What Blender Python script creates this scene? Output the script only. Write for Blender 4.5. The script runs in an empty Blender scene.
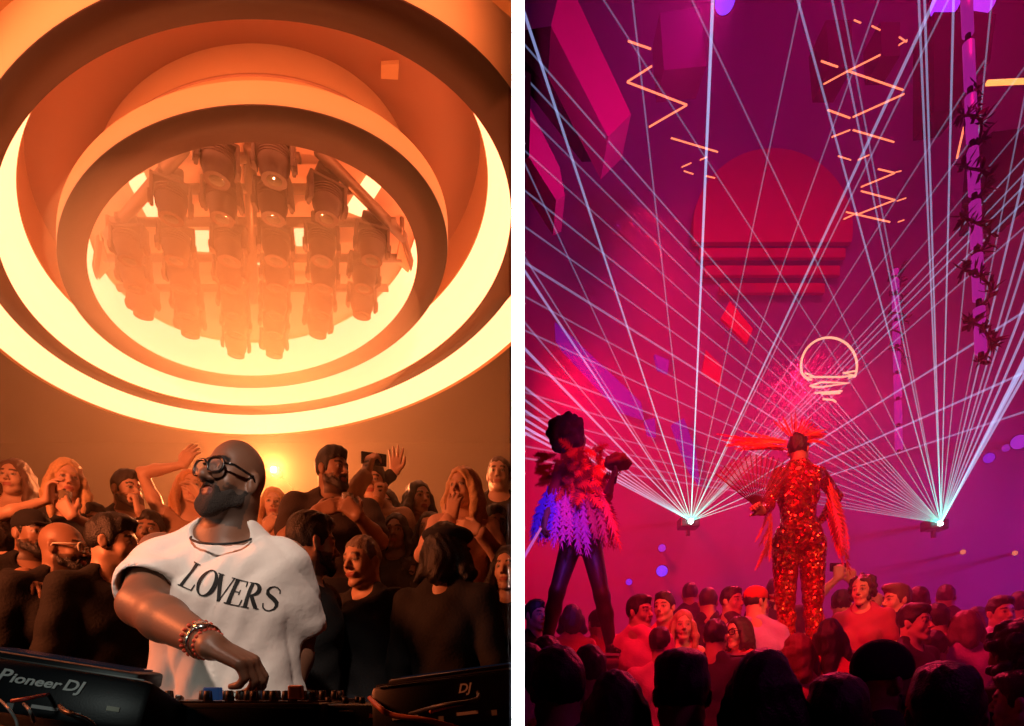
import bpy, bmesh, math, random
import numpy as np
from mathutils import Vector, Matrix, Euler
from mathutils.bvhtree import BVHTree
PI = math.pi
random.seed(7)
SC = bpy.context.scene
COL = SC.collection
F = 582.0; CX = 512.0; CY = 690.0; EZ = 1.12      # focal length in pixels, principal point, eye height
def P(px, py, Y):
    return Vector(((px - CX) / F * Y, Y, EZ + (CY - py) / F * Y))

# ------------------------------------------------------------------ camera
cam = bpy.data.cameras.new('camera'); co = bpy.data.objects.new('camera', cam); COL.objects.link(co)
co.location = (0, 0, EZ); co.rotation_euler = (PI / 2, 0, 0)
cam.sensor_fit = 'HORIZONTAL'; cam.sensor_width = 36; cam.lens = F / 1024 * 36
cam.shift_y = (CY - 363) / 1024; cam.shift_x = 0
cam.clip_start = 0.05; cam.clip_end = 100
SC.camera = co

# ------------------------------------------------------------------ materials
def srgb(r, g, b):
    f = lambda c: (c / 255) / 12.92 if c / 255 <= .04045 else ((c / 255 + .055) / 1.055) ** 2.4
    return (f(r), f(g), f(b), 1)
def mat(name, col, rough=.6, metal=0, noise=0, nscale=20, bump=0, bscale=60, spec=.5, attr=False, sheen=0, coat=0, emit=None, estr=0):
    m = bpy.data.materials.new(name); m.use_nodes = True
    nt = m.node_tree; b = nt.nodes['Principled BSDF']
    c = tuple(col) if len(col) == 4 else (*col, 1)
    b.inputs['Base Color'].default_value = c
    b.inputs['Roughness'].default_value = rough; b.inputs['Metallic'].default_value = metal
    b.inputs['Specular IOR Level'].default_value = spec
    if sheen: b.inputs['Sheen Weight'].default_value = sheen
    if coat: b.inputs['Coat Weight'].default_value = coat
    tc = nt.nodes.new('ShaderNodeTexCoord')
    src = None
    if attr:
        a = nt.nodes.new('ShaderNodeAttribute'); a.attribute_name = 'Col'; src = a.outputs['Color']
        nt.links.new(src, b.inputs['Base Color'])
    if noise:
        n = nt.nodes.new('ShaderNodeTexNoise'); n.inputs['Scale'].default_value = nscale; n.inputs['Detail'].default_value = 4
        nt.links.new(tc.outputs['Object'], n.inputs['Vector'])
        mr = nt.nodes.new('ShaderNodeMapRange'); mr.inputs['To Min'].default_value = 1 - noise; mr.inputs['To Max'].default_value = 1 + noise
        nt.links.new(n.outputs['Fac'], mr.inputs['Value'])
        mx = nt.nodes.new('ShaderNodeMix'); mx.data_type = 'RGBA'; mx.blend_type = 'MULTIPLY'; mx.inputs[0].default_value = 1
        if src: nt.links.new(src, mx.inputs[6])
        else: mx.inputs[6].default_value = c
        nt.links.new(mr.outputs['Result'], mx.inputs[7]); nt.links.new(mx.outputs[2], b.inputs['Base Color'])
    if bump:
        n = nt.nodes.new('ShaderNodeTexNoise'); n.inputs['Scale'].default_value = bscale; n.inputs['Detail'].default_value = 3
        nt.links.new(tc.outputs['Object'], n.inputs['Vector'])
        bp = nt.nodes.new('ShaderNodeBump'); bp.inputs['Strength'].default_value = bump; bp.inputs['Distance'].default_value = .01
        nt.links.new(n.outputs['Fac'], bp.inputs['Height']); nt.links.new(bp.outputs['Normal'], b.inputs['Normal'])
    if emit:
        b.inputs['Emission Color'].default_value = (*emit[:3], 1); b.inputs['Emission Strength'].default_value = estr
    return m
_mc = {}
def cmat(kind, col, **kw):
    key = (kind, tuple(round(c, 3) for c in col[:3]))
    if key not in _mc: _mc[key] = mat(kind, col, **kw)
    return _mc[key]

# ------------------------------------------------------------------ object helpers
def link(o, parent=None):
    COL.objects.link(o)
    if parent is not None: o.parent = parent
    return o
def tag(o, label=None, cat=None, group=None, kind=None):
    if label: o['label'] = label
    if cat: o['category'] = cat
    if group: o['group'] = group
    if kind: o['kind'] = kind
    return o
def thing(name, label, cat, loc=(0, 0, 0), rotz=0, group=None):
    o = bpy.data.objects.new(name, None); COL.objects.link(o); o.empty_display_size = .1
    o.location = loc; o.rotation_euler = (0, 0, rotz)
    return tag(o, label, cat, group)
def mesh_obj(name, v, f, m, parent=None, smooth=True, col=None):
    me = bpy.data.meshes.new(name)
    if isinstance(v, np.ndarray):
        nv, nf = len(v), len(f)
        me.vertices.add(nv); me.vertices.foreach_set('co', v.astype(np.float32).ravel())
        k = f.shape[1]
        me.loops.add(nf * k); me.loops.foreach_set('vertex_index', f.astype(np.int32).ravel())
        me.polygons.add(nf); me.polygons.foreach_set('loop_start', np.arange(0, nf * k, k, dtype=np.int32))
        me.update(calc_edges=True); me.validate()
    else:
        me.from_pydata([tuple(p) for p in v], [], f); me.update()
    if smooth: me.polygons.foreach_set('use_smooth', np.ones(len(me.polygons), dtype=bool))
    if col is not None:
        a = me.attributes.new('Col', 'FLOAT_COLOR', 'POINT'); a.data.foreach_set('color', col.astype(np.float32).ravel())
    me.materials.append(m)
    return link(bpy.data.objects.new(name, me), parent)
class MB:
    """collects shapes and builds one mesh"""
    def __init__(s): s.v = []; s.f = []
    def add(s, v, f):
        o = len(s.v); s.v += [Vector(p) for p in v]; s.f += [[i + o for i in q] for q in f]; return s
    def box(s, c, d, rot=None, bev=0):
        c = Vector(c); hx, hy, hz = d[0] / 2, d[1] / 2, d[2] / 2
        bm = bmesh.new(); bmesh.ops.create_cube(bm, size=1)
        for q in bm.verts: q.co = Vector((q.co.x * d[0], q.co.y * d[1], q.co.z * d[2]))
        if bev: bmesh.ops.bevel(bm, geom=bm.edges[:], offset=min(bev, min(d) * .45), segments=2, affect='EDGES', profile=.5)
        R = rot if rot is not None else Matrix.Identity(3)
        bm.verts.index_update()
        s.add([c + R @ q.co for q in bm.verts], [[q.index for q in p.verts] for p in bm.faces]); bm.free(); return s
    def tube(s, pts, r, n=8, caps=True, closed=False):
        pts = [Vector(p) for p in pts]; N = len(pts)
        rs = r if isinstance(r, (list, tuple)) else [r] * N
        T = []
        for i in range(N):
            a = pts[(i - 1) % N] if (i > 0 or closed) else pts[i]; b = pts[(i + 1) % N] if (i < N - 1 or closed) else pts[i]
            d = b - a; T.append(d.normalized() if d.length > 1e-9 else Vector((0, 0, 1)))
        up = Vector((0, 0, 1)) if abs(T[0].z) < .9 else Vector((1, 0, 0))
        nrm = T[0].cross(up).normalized(); o = len(s.v)
        for i in range(N):
            nrm = nrm - T[i] * nrm.dot(T[i])
            nrm = nrm.normalized() if nrm.length > 1e-6 else T[i].orthogonal().normalized()
            b = T[i].cross(nrm)
            for k in range(n):
                a = 2 * PI * k / n; s.v.append(pts[i] + (nrm * math.cos(a) + b * math.sin(a)) * rs[i])
        for i in range(N if closed else N - 1):
            j = (i + 1) % N
            for k in range(n):
                l = (k + 1) % n; s.f.append([o + i * n + k, o + i * n + l, o + j * n + l, o + j * n + k])
        if caps and not closed:
            s.f.append([o + k for k in range(n)][::-1]); s.f.append([o + (N - 1) * n + k for k in range(n)])
        return s
    def lathe(s, prof, c=(0, 0, 0), rot=None, n=24, cap=True):
        c = Vector(c); R = rot if rot is not None else Matrix.Identity(3); o = len(s.v)
        for (r, z) in prof:
            for k in range(n):
                a = 2 * PI * k / n; s.v.append(c + R @ Vector((r * math.cos(a), r * math.sin(a), z)))
        for i in range(len(prof) - 1):
            for k in range(n):
                l = (k + 1) % n; s.f.append([o + i * n + k, o + i * n + l, o + (i + 1) * n + l, o + (i + 1) * n + k])
        if cap:
            s.f.append([o + k for k in range(n)][::-1]); s.f.append([o + (len(prof) - 1) * n + k for k in range(n)])
        return s
    def build(s, name, m, parent=None, smooth=False):
        o = mesh_obj(name, s.v, s.f, m, parent, smooth)
        return o
def autosmooth(o, ang=.6):
    me = o.data; bm = bmesh.new(); bm.from_mesh(me)
    for e in bm.edges:
        if len(e.link_faces) == 2 and e.calc_face_angle(0) > ang: e.smooth = False
    for f in bm.faces: f.smooth = True
    bm.to_mesh(me); bm.free(); return o

# ------------------------------------------------------------------ signed distance modelling
def _sm(a, b, k):
    if k <= 0: return np.minimum(a, b)
    h = np.maximum(k - np.abs(a - b), 0) / k
    return np.minimum(a, b) - h * h * k * .25
class SDF:
    def __init__(s): s.p = []
    def cone(s, a, b, ra, rb, k=.012, sub=False, grow=0):
        a = np.array(a, float); b = np.array(b, float); r = max(ra, rb) + grow
        s.p.append(('c', a, b, ra + grow, rb + grow, k, sub, np.minimum(a, b) - r, np.maximum(a, b) + r)); return s
    def ell(s, c, r, k=.012, R=None, sub=False, grow=0):
        c = np.array(c, float); r = np.array(r, float) * np.ones(3) + grow
        R = np.eye(3) if R is None else np.array(R)
        e = np.sqrt(((R * r[None, :]) ** 2).sum(1))
        s.p.append(('e', c, r, R, 0, k, sub, c - e, c + e)); return s
    def box(s, c, hd, k=.005, R=None, sub=False, rd=.003):
        c = np.array(c, float); hd = np.array(hd, float); R = np.eye(3) if R is None else np.array(R)
        e = (np.abs(R) * hd[None, :]).sum(1) + rd
        s.p.append(('b', c, hd, R, rd, k, sub, c - e, c + e)); return s
    def bounds(s):
        lo = np.min([q[7] for q in s.p if not q[6]], 0); hi = np.max([q[8] for q in s.p if not q[6]], 0); return lo, hi
    def eval(s, xs, ys, zs, noise=None):
        D = np.full((len(xs), len(ys), len(zs)), .3, np.float32)
        for q in s.p:
            k = q[5]; m = .03 + k
            lo, hi = q[7] - m, q[8] + m
            i0, i1 = np.searchsorted(xs, lo[0]), np.searchsorted(xs, hi[0])
            j0, j1 = np.searchsorted(ys, lo[1]), np.searchsorted(ys, hi[1])
            k0, k1 = np.searchsorted(zs, lo[2]), np.searchsorted(zs, hi[2])
            if i1 <= i0 or j1 <= j0 or k1 <= k0: continue
            X = xs[i0:i1, None, None]; Y = ys[None, j0:j1, None]; Z = zs[None, None, k0:k1]
            if q[0] == 'c':
                a, b, ra, rb = q[1], q[2], q[3], q[4]; ab = b - a; L = max(float(ab @ ab), 1e-9)
                px, py, pz = X - a[0], Y - a[1], Z - a[2]
                t = np.clip((px * ab[0] + py * ab[1] + pz * ab[2]) / L, 0, 1)
                d = np.sqrt((px - t * ab[0]) ** 2 + (py - t * ab[1]) ** 2 + (pz - t * ab[2]) ** 2) - (ra + (rb - ra) * t)
            else:
                c, r, R = q[1], q[2], q[3]
                px, py, pz = X - c[0], Y - c[1], Z - c[2]
                qx = px * R[0, 0] + py * R[1, 0] + pz * R[2, 0]; qy = px * R[0, 1] + py * R[1, 1] + pz * R[2, 1]; qz = px * R[0, 2] + py * R[1, 2] + pz * R[2, 2]
                if q[0] == 'e':
                    k0_ = np.sqrt((qx / r[0]) ** 2 + (qy / r[1]) ** 2 + (qz / r[2]) ** 2); k1_ = np.sqrt((qx / r[0] ** 2) ** 2 + (qy / r[1] ** 2) ** 2 + (qz / r[2] ** 2) ** 2)
                    d = k0_ * (k0_ - 1) / np.maximum(k1_, 1e-6)
                else:
                    ax, ay, az = np.abs(qx) - r[0], np.abs(qy) - r[1], np.abs(qz) - r[2]
                    d = np.sqrt(np.maximum(ax, 0) ** 2 + np.maximum(ay, 0) ** 2 + np.maximum(az, 0) ** 2) + np.minimum(np.maximum(ax, np.maximum(ay, az)), 0) - q[4]
            S = D[i0:i1, j0:j1, k0:k1]
            if q[6]: S[...] = -_sm(-S, d.astype(np.float32), k)
            else: S[...] = _sm(S, d.astype(np.float32), k)
        if noise is not None:
            D += noise(xs[:, None, None], ys[None, :, None], zs[None, None, :]).astype(np.float32)
        return D
def nets(D, xs, ys, zs):
    """surface nets on a non-uniform grid"""
    S = D < 0
    c = [S[i:S.shape[0] - 1 + i, j:S.shape[1] - 1 + j, k:S.shape[2] - 1 + k] for i in (0, 1) for j in (0, 1) for k in (0, 1)]
    n = sum(a.astype(np.int8) for a in c); act = (n > 0) & (n < 8)
    I, J, K = np.nonzero(act); N = len(I)
    idx = np.full(act.shape, -1, np.int32); idx[I, J, K] = np.arange(N)
    acc = np.zeros((N, 3)); cnt = np.zeros(N); xyz = (xs, ys, zs)
    for ax in range(3):
        o = [a for a in range(3) if a != ax]
        for u in (0, 1):
            for w in (0, 1):
                A = [I.copy(), J.copy(), K.copy()]; A[o[0]] = A[o[0]] + u; A[o[1]] = A[o[1]] + w
                B = [a.copy() for a in A]; B[ax] = B[ax] + 1
                d0 = D[A[0], A[1], A[2]]; d1 = D[B[0], B[1], B[2]]
                m = (d0 < 0) != (d1 < 0)
                t = d0[m] / (d0[m] - d1[m])
                p = np.empty((m.sum(), 3))
                for q in range(3): p[:, q] = xyz[q][A[q][m]]
                p[:, ax] = xyz[ax][A[ax][m]] * (1 - t) + xyz[ax][B[ax][m]] * t
                acc[m] += p; cnt[m] += 1
    V = acc / np.maximum(cnt, 1)[:, None]
    Fs = []
    for ax in range(3):
        sl0 = [slice(None)] * 3; sl1 = [slice(None)] * 3; sl0[ax] = slice(0, -1); sl1[ax] = slice(1, None)
        a = S[tuple(sl0)]; b = S[tuple(sl1)]
        E = np.nonzero(a != b); E = [e for e in E]
        o = [q for q in range(3) if q != ax]
        ok = (E[o[0]] > 0) & (E[o[1]] > 0) & (E[o[0]] < S.shape[o[0]] - 1) & (E[o[1]] < S.shape[o[1]] - 1)
        E = [e[ok] for e in E]; ins = a[tuple(E)]
        def cell(u, w):
            C = [e.copy() for e in E]; C[o[0]] = C[o[0]] - u; C[o[1]] = C[o[1]] - w; return idx[tuple(C)]
        q = np.stack([cell(1, 1), cell(0, 1), cell(0, 0), cell(1, 0)], 1)
        flip = ins if ax != 1 else ~ins
        q[~flip] = q[~flip][:, ::-1]
        Fs.append(q)
    Q = np.concatenate(Fs); Q = Q[(Q >= 0).all(1)]
    return V, Q
def grid(lo, hi, h, pad=.02, coarse_below=None, hc=.02):
    ax = [np.arange(lo[i] - pad, hi[i] + pad + h, h) for i in range(3)]
    if coarse_below is not None and lo[2] < coarse_below - hc:
        ax[2] = np.concatenate([np.arange(lo[2] - pad, coarse_below, hc), np.arange(coarse_below, hi[2] + pad + h, h)])
    return ax
def sdf_obj(name, s, h, m, parent=None, noise=None, coarse=None, color=None, T=None, relax=1):
    lo, hi = s.bounds(); xs, ys, zs = grid(lo, hi, h, .015 + h, coarse)
    D = s.eval(xs, ys, zs, noise); V, Q = nets(D, xs, ys, zs)
    for _ in range(relax):                       # light smoothing
        e = np.concatenate([Q[:, [0, 1]], Q[:, [1, 2]], Q[:, [2, 3]], Q[:, [3, 0]]])
        a = np.zeros_like(V); c = np.zeros(len(V))
        for w in range(3): a[:, w] = np.bincount(e[:, 0], V[e[:, 1], w], len(V)) + np.bincount(e[:, 1], V[e[:, 0], w], len(V))
        c = np.bincount(e[:, 0], minlength=len(V)) + np.bincount(e[:, 1], minlength=len(V))
        V = V * .6 + .4 * a / np.maximum(c, 1)[:, None]
    c = color(V) if color else None
    return mesh_obj(name, V, Q, m, parent, True, c)
# ------------------------------------------------------------------ people
M_skin = mat('skin', (.5, .3, .2), rough=.48, attr=True, bump=.05, bscale=150)
def M3(rx=0, ry=0, rz=0): return Euler((rx, ry, rz), 'XYZ').to_matrix()
def hp(M, s, c): return M @ (Vector(c) * s)                      # head-local point -> figure-local point
class Fig:
    """one person. All lengths in metres, local frame: feet at the origin, facing -Y."""
    def __init__(g, height=1.75, female=False, build=1.0, head=(0, 0, 0), lean=(0, 0, 0), hs=1.0):
        g.s = s = height / 1.75; g.f = female; g.b = build
        g.T = Matrix.Translation((0, 0, .95 * s)) @ M3(*lean).to_4x4() @ Matrix.Translation((0, 0, -.95 * s))
        g.ax = Vector((.93, .91, 1.0)) if not hasattr(g, 'ax') else g.ax
        g.hs = hs * (.97 if female else 1.03) * s ** .5
        nb = g.T @ Vector((0, .005, 1.5 * s))
        R = M3(0, 0, head[0]).to_4x4() @ M3(head[1], 0, 0).to_4x4() @ M3(0, head[2], 0).to_4x4()
        g.HM = Matrix.Translation(nb + Vector((0, -.012, .012)) ) @ R @ Matrix.Translation((0, -.01, .118 * g.hs))
        g.nb = nb
        sw = (.155 if female else .178) * s * build ** .5
        g.sh = [g.T @ Vector((-sw, 0, 1.425 * s)), g.T @ Vector((sw, 0, 1.425 * s))]
        g.arm = [None, None]; g.hand = [None, None]; g.legs = None
    def tp(g, x, y, z): return g.T @ (Vector((x, y, z)) * g.s)
    def set_arm(g, i, elbow=None, wrist=None, hdir=None, palm=None, curl=.35, spread=.15, pole=None):
        """i: 0 = -X side, 1 = +X side. wrist in local coordinates; the elbow is solved"""
        S = g.sh[i]; s = g.s; L1, L2 = .285 * s, .255 * s; sx = -1 if i == 0 else 1
        if wrist is None:
            wrist = S + Vector((sx * .07 * s, -.05 * s, -.53 * s)); pole = pole or Vector((sx * .3, .6, 0))
        wrist = Vector(wrist)
        if elbow is None:
            d = wrist - S; L = d.length
            if L > L1 + L2 - .004: wrist = S + d * ((L1 + L2 - .004) / L); d = wrist - S; L = d.length
            a = (L1 * L1 - L2 * L2 + L * L) / (2 * L); hgt = math.sqrt(max(L1 * L1 - a * a, 0))
            pl = Vector(pole or (sx * .7, .2, -1)); dn = d / L; pl = (pl - dn * pl.dot(dn)).normalized()
            elbow = S + dn * a + pl * hgt
        elbow = Vector(elbow)
        g.arm[i] = (elbow, wrist)
        fd = Vector(hdir).normalized() if hdir is not None else (wrist - elbow).normalized()
        pn = Vector(palm) if palm is not None else Vector((-sx, 0, 0))
        pn = (pn - fd * pn.dot(fd)); pn = pn.normalized() if pn.length > .05 else fd.orthogonal().normalized()
        g.hand[i] = (fd, pn, curl, spread)
        return g
    def hand_prims(g, q, i, k=.006, rs=1.0):
        E, W = g.arm[i]; fd, pn, curl, spread = g.hand[i]; s = g.s * (.92 if g.f else 1.05)
        side = fd.cross(pn).normalized() * (-1 if i == 1 else 1)          # towards the thumb
        A = lambda f, sd, n: W + (fd * f + side * sd + pn * n) * s
        r = rs * (.9 if g.f else 1)
        for sd, f in ((-.03, .078), (-.011, .085), (.01, .086), (.03, .08)):
            q.cone(A(.0, sd * .6, 0), A(f, sd, 0), .017 * r, .0125 * r, .012)
        lens = ((.03, .021, .017), (.039, .025, .018), (.043, .028, .019), (.04, .024, .018))
        for (sd, f), ls, cf, w in zip(((-.031, .08), (-.011, .087), (.01, .088), (.031, .082)), lens, (1.12, 1.05, .95, .85), (-1.5, -.5, .5, 1.5)):
            p = A(f, sd, 0); ang = 0; dsd = w * spread * .35
            for n_, l in enumerate(ls):
                ang += curl * cf * (1.0, 1.25, .8)[n_]
                d = fd * math.cos(ang) + pn * math.sin(ang) + side * dsd * math.cos(ang)
                e = p + d.normalized() * l * s; q.cone(p, e, (.0098, .0088, .008)[n_] * r, (.0088, .008, .0072)[n_] * r, .002 if n_ else k); p = e
        p = A(.02, .028, .006); d1 = (fd * .6 + side * .75 + pn * (.25 + .3 * curl)).normalized(); e = p + d1 * .042 * s
        q.cone(p, e, .0155 * r, .0115 * r, k); d2 = (fd * (.9 - .2 * curl) + side * .2 + pn * (.2 + .55 * curl)).normalized(); e2 = e + d2 * .03 * s
        q.cone(e, e2, .0108 * r, .0095 * r, .002); q.cone(e2, e2 + (d2 + pn * .3 * curl).normalized() * .022 * s, .0095 * r, .008 * r, .002)
    def head_prims(g, q, jaw=1.0, nose=1.0, eyes=True, smile=0):
        M, s = g.HM, g.hs; R = M.to_3x3(); Rn = np.array(R)
        ax = g.ax; H = lambda x, y, z: M @ (Vector((x * ax.x, y * ax.y, z * ax.z)) * s)
        def E(c, r, k=.012, sub=False, rx=0, ry=0, rz=0): q.ell(H(*c), np.array(r) * np.array(ax) * s, k, np.array(R @ M3(rx, ry, rz)), sub)
        j = jaw * (.88 if g.f else 1)
        E((0, .014, .034), (.075, .096, .086)); E((0, -.034, -.005), (.06, .056, .088), .02)
        for x in (-1, 1):
            q.cone(H(x * .05 * j, .005, -.055), H(x * .016, -.066, -.098), .02 * s, .018 * s, .022)
            E((x * .037, -.06, -.03), (.022, .02, .022), .02)
        E((0, -.076, -.1), (.021 * j, .016, .016), .012)
        q.cone(H(-.03, -.079, .026), H(.03, -.079, .026), .0125 * s, .0125 * s, .012)
        for x in (-1, 1):
            E((x * .031, -.1, .004), (.019, .0155, .0125), .008, True)
            if eyes: E((x * .031, -.0785, .004), (.0125, .0125, .0125), .002)
        q.cone(H(0, -.086, .016), H(0, -.113 * (1 + .02 * nose), -.026), .0075 * s, .011 * s * nose, .008)
        for x in (-1, 1): E((x * .0125 * nose, -.1, -.031), (.0085 * nose, .011, .0085), .006)
        E((0, -.083, -.06), (.03, .014, .02), .012)
        E((0, -.0925, -.0565), (.0235 + .006 * smile, .0085, .0055), .003); E((0, -.091, -.067), (.0205 + .004 * smile, .0088, .0068), .003)
        q.cone(H(-.02 - .006 * smile, -.0935, -.0615 + .004 * smile), H(.02 + .006 * smile, -.0935, -.0615 + .004 * smile), .0022 * s, .0022 * s, .002, True)
        for x in (-1, 1):
            E((x * .079, .012, -.004), (.0095, .019, .031), .006, rz=x * -.35, rx=-.15); E((x * .0875, .006, -.002), (.005, .009, .016), .004, True, rz=x * -.3)
        nr = (.046 if g.f else .058 * g.b ** .3) * s
        q.cone(H(0, .028, -.05), g.nb + Vector((0, .008, -.03)), nr * .95, nr * 1.08, .03)
    def body(g, parent, h=.0065, tone=(.55, .3, .18), beard=None, brow=(.05, .03, .02), lip=(.4, .12, .1), coarse=None, lowres_legs=True, leg_pose=None, jaw=1, nose=1, smile=0, belly=0, handr=1.08, eyes=True, name='body', armr=1.0):
        q = SDF(); s = g.s; b = g.b; f = g.f
        g.head_prims(q, jaw, nose, True, smile)
        g.torso_prims(q, 0, belly)
        for i in (0, 1):
            if g.arm[i] is None: g.set_arm(i)
            E, W = g.arm[i]; S = g.sh[i]; a = (.8 if f else 1) * b ** .6 * s * armr
            q.cone(S, E, .052 * a, .04 * a, .03); q.ell(S + (E - S) * .4, (.047 * a,) * 3, .03)
            q.cone(E, E + (W - E) * .35, .0405 * a, .043 * a, .02); q.cone(E + (W - E) * .35, W, .043 * a, .026 * a, .02)
            g.hand_prims(q, i, rs=handr)
        g.leg_prims(q, 0)
        Mi = np.array(g.HM.inverted()); hs = g.hs; tone = np.array(tone); lip_ = np.array(lip); brow_ = np.array(brow)
        def color(V):
            L = (V @ Mi[:3, :3].T + Mi[:3, 3]) / hs / np.array(g.ax); x, y, z = np.abs(L[:, 0]), L[:, 1], L[:, 2]
            C = np.tile(tone, (len(V), 1)); C = C * (1 + .06 * np.sin(V[:, :1] * 40) * np.sin(V[:, 2:] * 33))
            face = (y < -.03) & (z > -.13) & (z < .13) & (x < .09)
            if beard is not None:
                bd = ((z < -.035 - .5 * np.maximum(0, .0 - (x - .055)) * 0) & (z > -.135) & (y < .01) & (x < .085)) & ~((z > -.055) & (x < .045) & (y < -.02) & ~((z < -.036) & (x < .03)))
                bd &= ~((np.abs(z + .062) < .009) & (x < .023) & (y < -.08)); bd &= ~((z > -.045) & (x > .03) & (x < .055))
                C[bd] = C[bd] * .25 + np.array(beard) * .75
            lp = face & (np.abs(z + .062) < .0105) & (x < .025) & (y < -.086); C[lp] = lip_
            br = face & (np.abs(z - .031 + (x - .03) ** 2 * 6) < .0062) & (x > .012) & (x < .05) & (y < -.06); C[br] = brow_
            e = ((x - .031) / .0145) ** 2 + ((z - .004) / .0085) ** 2; ey = face & (e < 1) & (y < -.07)
            C[ey] = np.array((.35, .3, .27)); ir = face & (((x - .031) ** 2 + (z - .004) ** 2) < .0062 ** 2) & (y < -.07); C[ir] = (.02, .012, .01)
            ln = face & (e >= .8) & (e < 1.35) & (z > .004) & (y < -.065); C[ln] = tone * .25
            return np.concatenate([np.clip(C, 0, 1), np.ones((len(V), 1))], 1)
        return sdf_obj(name, q, h, M_skin, parent, coarse=(coarse if coarse is not None else .85 * s), color=color)
    def torso_prims(g, q, gr, belly=0, k=.04, low=.9, loose=0):
        s, b, f = g.s, g.b, g.f; R = np.array(g.T.to_3x3()); w = b * (.88 if f else 1)
        def E(c, r, kk=k): q.ell(g.tp(*c), np.array(r) * s, kk, R, grow=gr)
        E((0, .01, .95), ((.165 if f else .158) * b, .115 * b, .12))
        E((0, 0, 1.1), (.135 * w, .1 * b + belly * .4, .15)); E((0, 0, 1.28), (.168 * w, .118 * b, .175))
        if belly: E((0, -.05, 1.06), (.13 * w, .1 + belly, .14))
        q.cone(g.tp(-.13 * w, .0, 1.405), g.tp(.13 * w, .0, 1.405), .058 * s, .058 * s, k, grow=gr)
        for x in (-1, 1):
            q.cone(g.tp(x * .12 * w, .012, 1.43), g.tp(x * .03, .015, 1.5), .038 * s * b ** .5, .045 * s, .03, grow=gr)
            if f: E((x * .068, -.088, 1.275), (.057, .052, .055), .025)
    def leg_prims(g, q, gr, to=1.0, k=.03, wide=0):
        s, b = g.s, g.b * (.95 if g.f else 1)
        for i, x in enumerate((-1, 1)):
            if g.legs: hip, kn, an, toe = [Vector(p) * s for p in g.legs[i]]
            else: hip, kn, an, toe = [Vector(p) * s for p in ((x * .088, .01, .9), (x * .11, -.015, .5), (x * .12, .02, .08), (x * .14, -.14, .03))]
            q.cone(hip, kn, .088 * s * b, .056 * s * b, k, grow=gr)
            e = kn + (an - kn) * to
            q.cone(kn, kn + (an - kn) * .35, .056 * s * b, .057 * s * b, k, grow=gr + wide); q.cone(kn + (an - kn) * .35, e, .056 * s * b, .038 * s * b, k, grow=gr + wide)
            if to >= 1 and gr == 0: q.cone(an + Vector((0, .02, -.04 * s)), toe, .036 * s, .028 * s, .02)
    # ---- clothes
    def top(g, parent, m, sleeve=.45, grow=.013, neck='crew', name='shirt', h=.009, hem=.86, folds=.004, fold_seed=0, wide=0):
        q = SDF(); s = g.s; g.torso_prims(q, grow)
        if wide: q.ell(g.tp(0, 0, 1.12), np.array((.17 * g.b + wide, .125 * g.b + wide, .3)) * s, .05, np.array(g.T.to_3x3()))
        for i in (0, 1):
            if sleeve <= 0: break
            E, W = g.arm[i]; S = g.sh[i]; a = (.8 if g.f else 1) * g.b ** .6 * s
            if sleeve <= 1: q.cone(S, S + (E - S) * sleeve, .055 * a, (.05 - .004 * sleeve) * a, .03, grow=grow + .004)
            else:
                q.cone(S, E, .055 * a, .044 * a, .03, grow=grow + .002); q.cone(E, E + (W - E) * (sleeve - 1), .045 * a, .034 * a, .02, grow=grow)
        nc = g.tp(0, -.035, 1.5); Rn = np.array(g.T.to_3x3())
        if neck == 'crew': q.ell(nc, np.array((.062, .085, .05)) * s, .008, Rn, True)
        elif neck == 'vee': q.ell(nc, np.array((.065, .085, .06)) * s, .008, Rn, True); q.cone(g.tp(0, -.1, 1.48), g.tp(0, -.13, 1.32), .06 * s, .008 * s, .01, True)
        elif neck in ('strap', 'bare'):
            q.ell(g.tp(0, 0, 1.5), np.array((.1, .2, .125)) * s, .01, Rn, True)
            for x in (-1, 1): q.ell(g.tp(x * .2, 0, 1.46), np.array((.055 if neck == 'strap' else .12, .2, .12)) * s, .01, Rn, True)
        q.box(g.tp(0, 0, hem - .3), (.5, .5, .3 * s), .006, Rn, True)
        ph = fold_seed * 1.7
        nf = lambda X, Y, Z: folds * (np.sin(X * 31 + 9 * Z + ph) * np.sin(Z * 23 + 14 * X + ph * 2 + Y * 5) + .6 * np.sin(Z * 47 - 30 * X + ph + 11 * Y))
        return sdf_obj(name, q, h, m, parent, noise=nf)
    def bottoms(g, parent, m, name='trousers', to=.96, grow=.014, wide=.004, h=.014):
        q = SDF(); s = g.s; g.leg_prims(q, grow, to, wide=wide)
        q.ell((0, .01, .95 * s), np.array((.158 * g.b, .115 * g.b, .11)) * s, .04, grow=grow + .003)
        return sdf_obj(name, q, h, m, parent)
    def shoes(g, parent, m, h=.012):
        for i, x in enumerate((-1, 1)):
            q = SDF(); s = g.s
            if g.legs: an, toe = [Vector(p) * s for p in g.legs[i][2:]]
            else: an, toe = Vector((x * .12, .02, .08)) * s, Vector((x * .14, -.14, .03)) * s
            q.cone(an + Vector((0, .025, -.045)) , toe, .045 * s, .038 * s, .02); q.cone(an + Vector((0, 0, .02)), an + Vector((0, .01, -.04)), .045 * s, .048 * s, .02)
            q.box((an + toe) / 2 + Vector((0, 0, -.3 - (an + toe).z / 2 )), (.3, .4, .3), .002, None, True)
            sdf_obj('shoe', q, h, m, parent)
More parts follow.
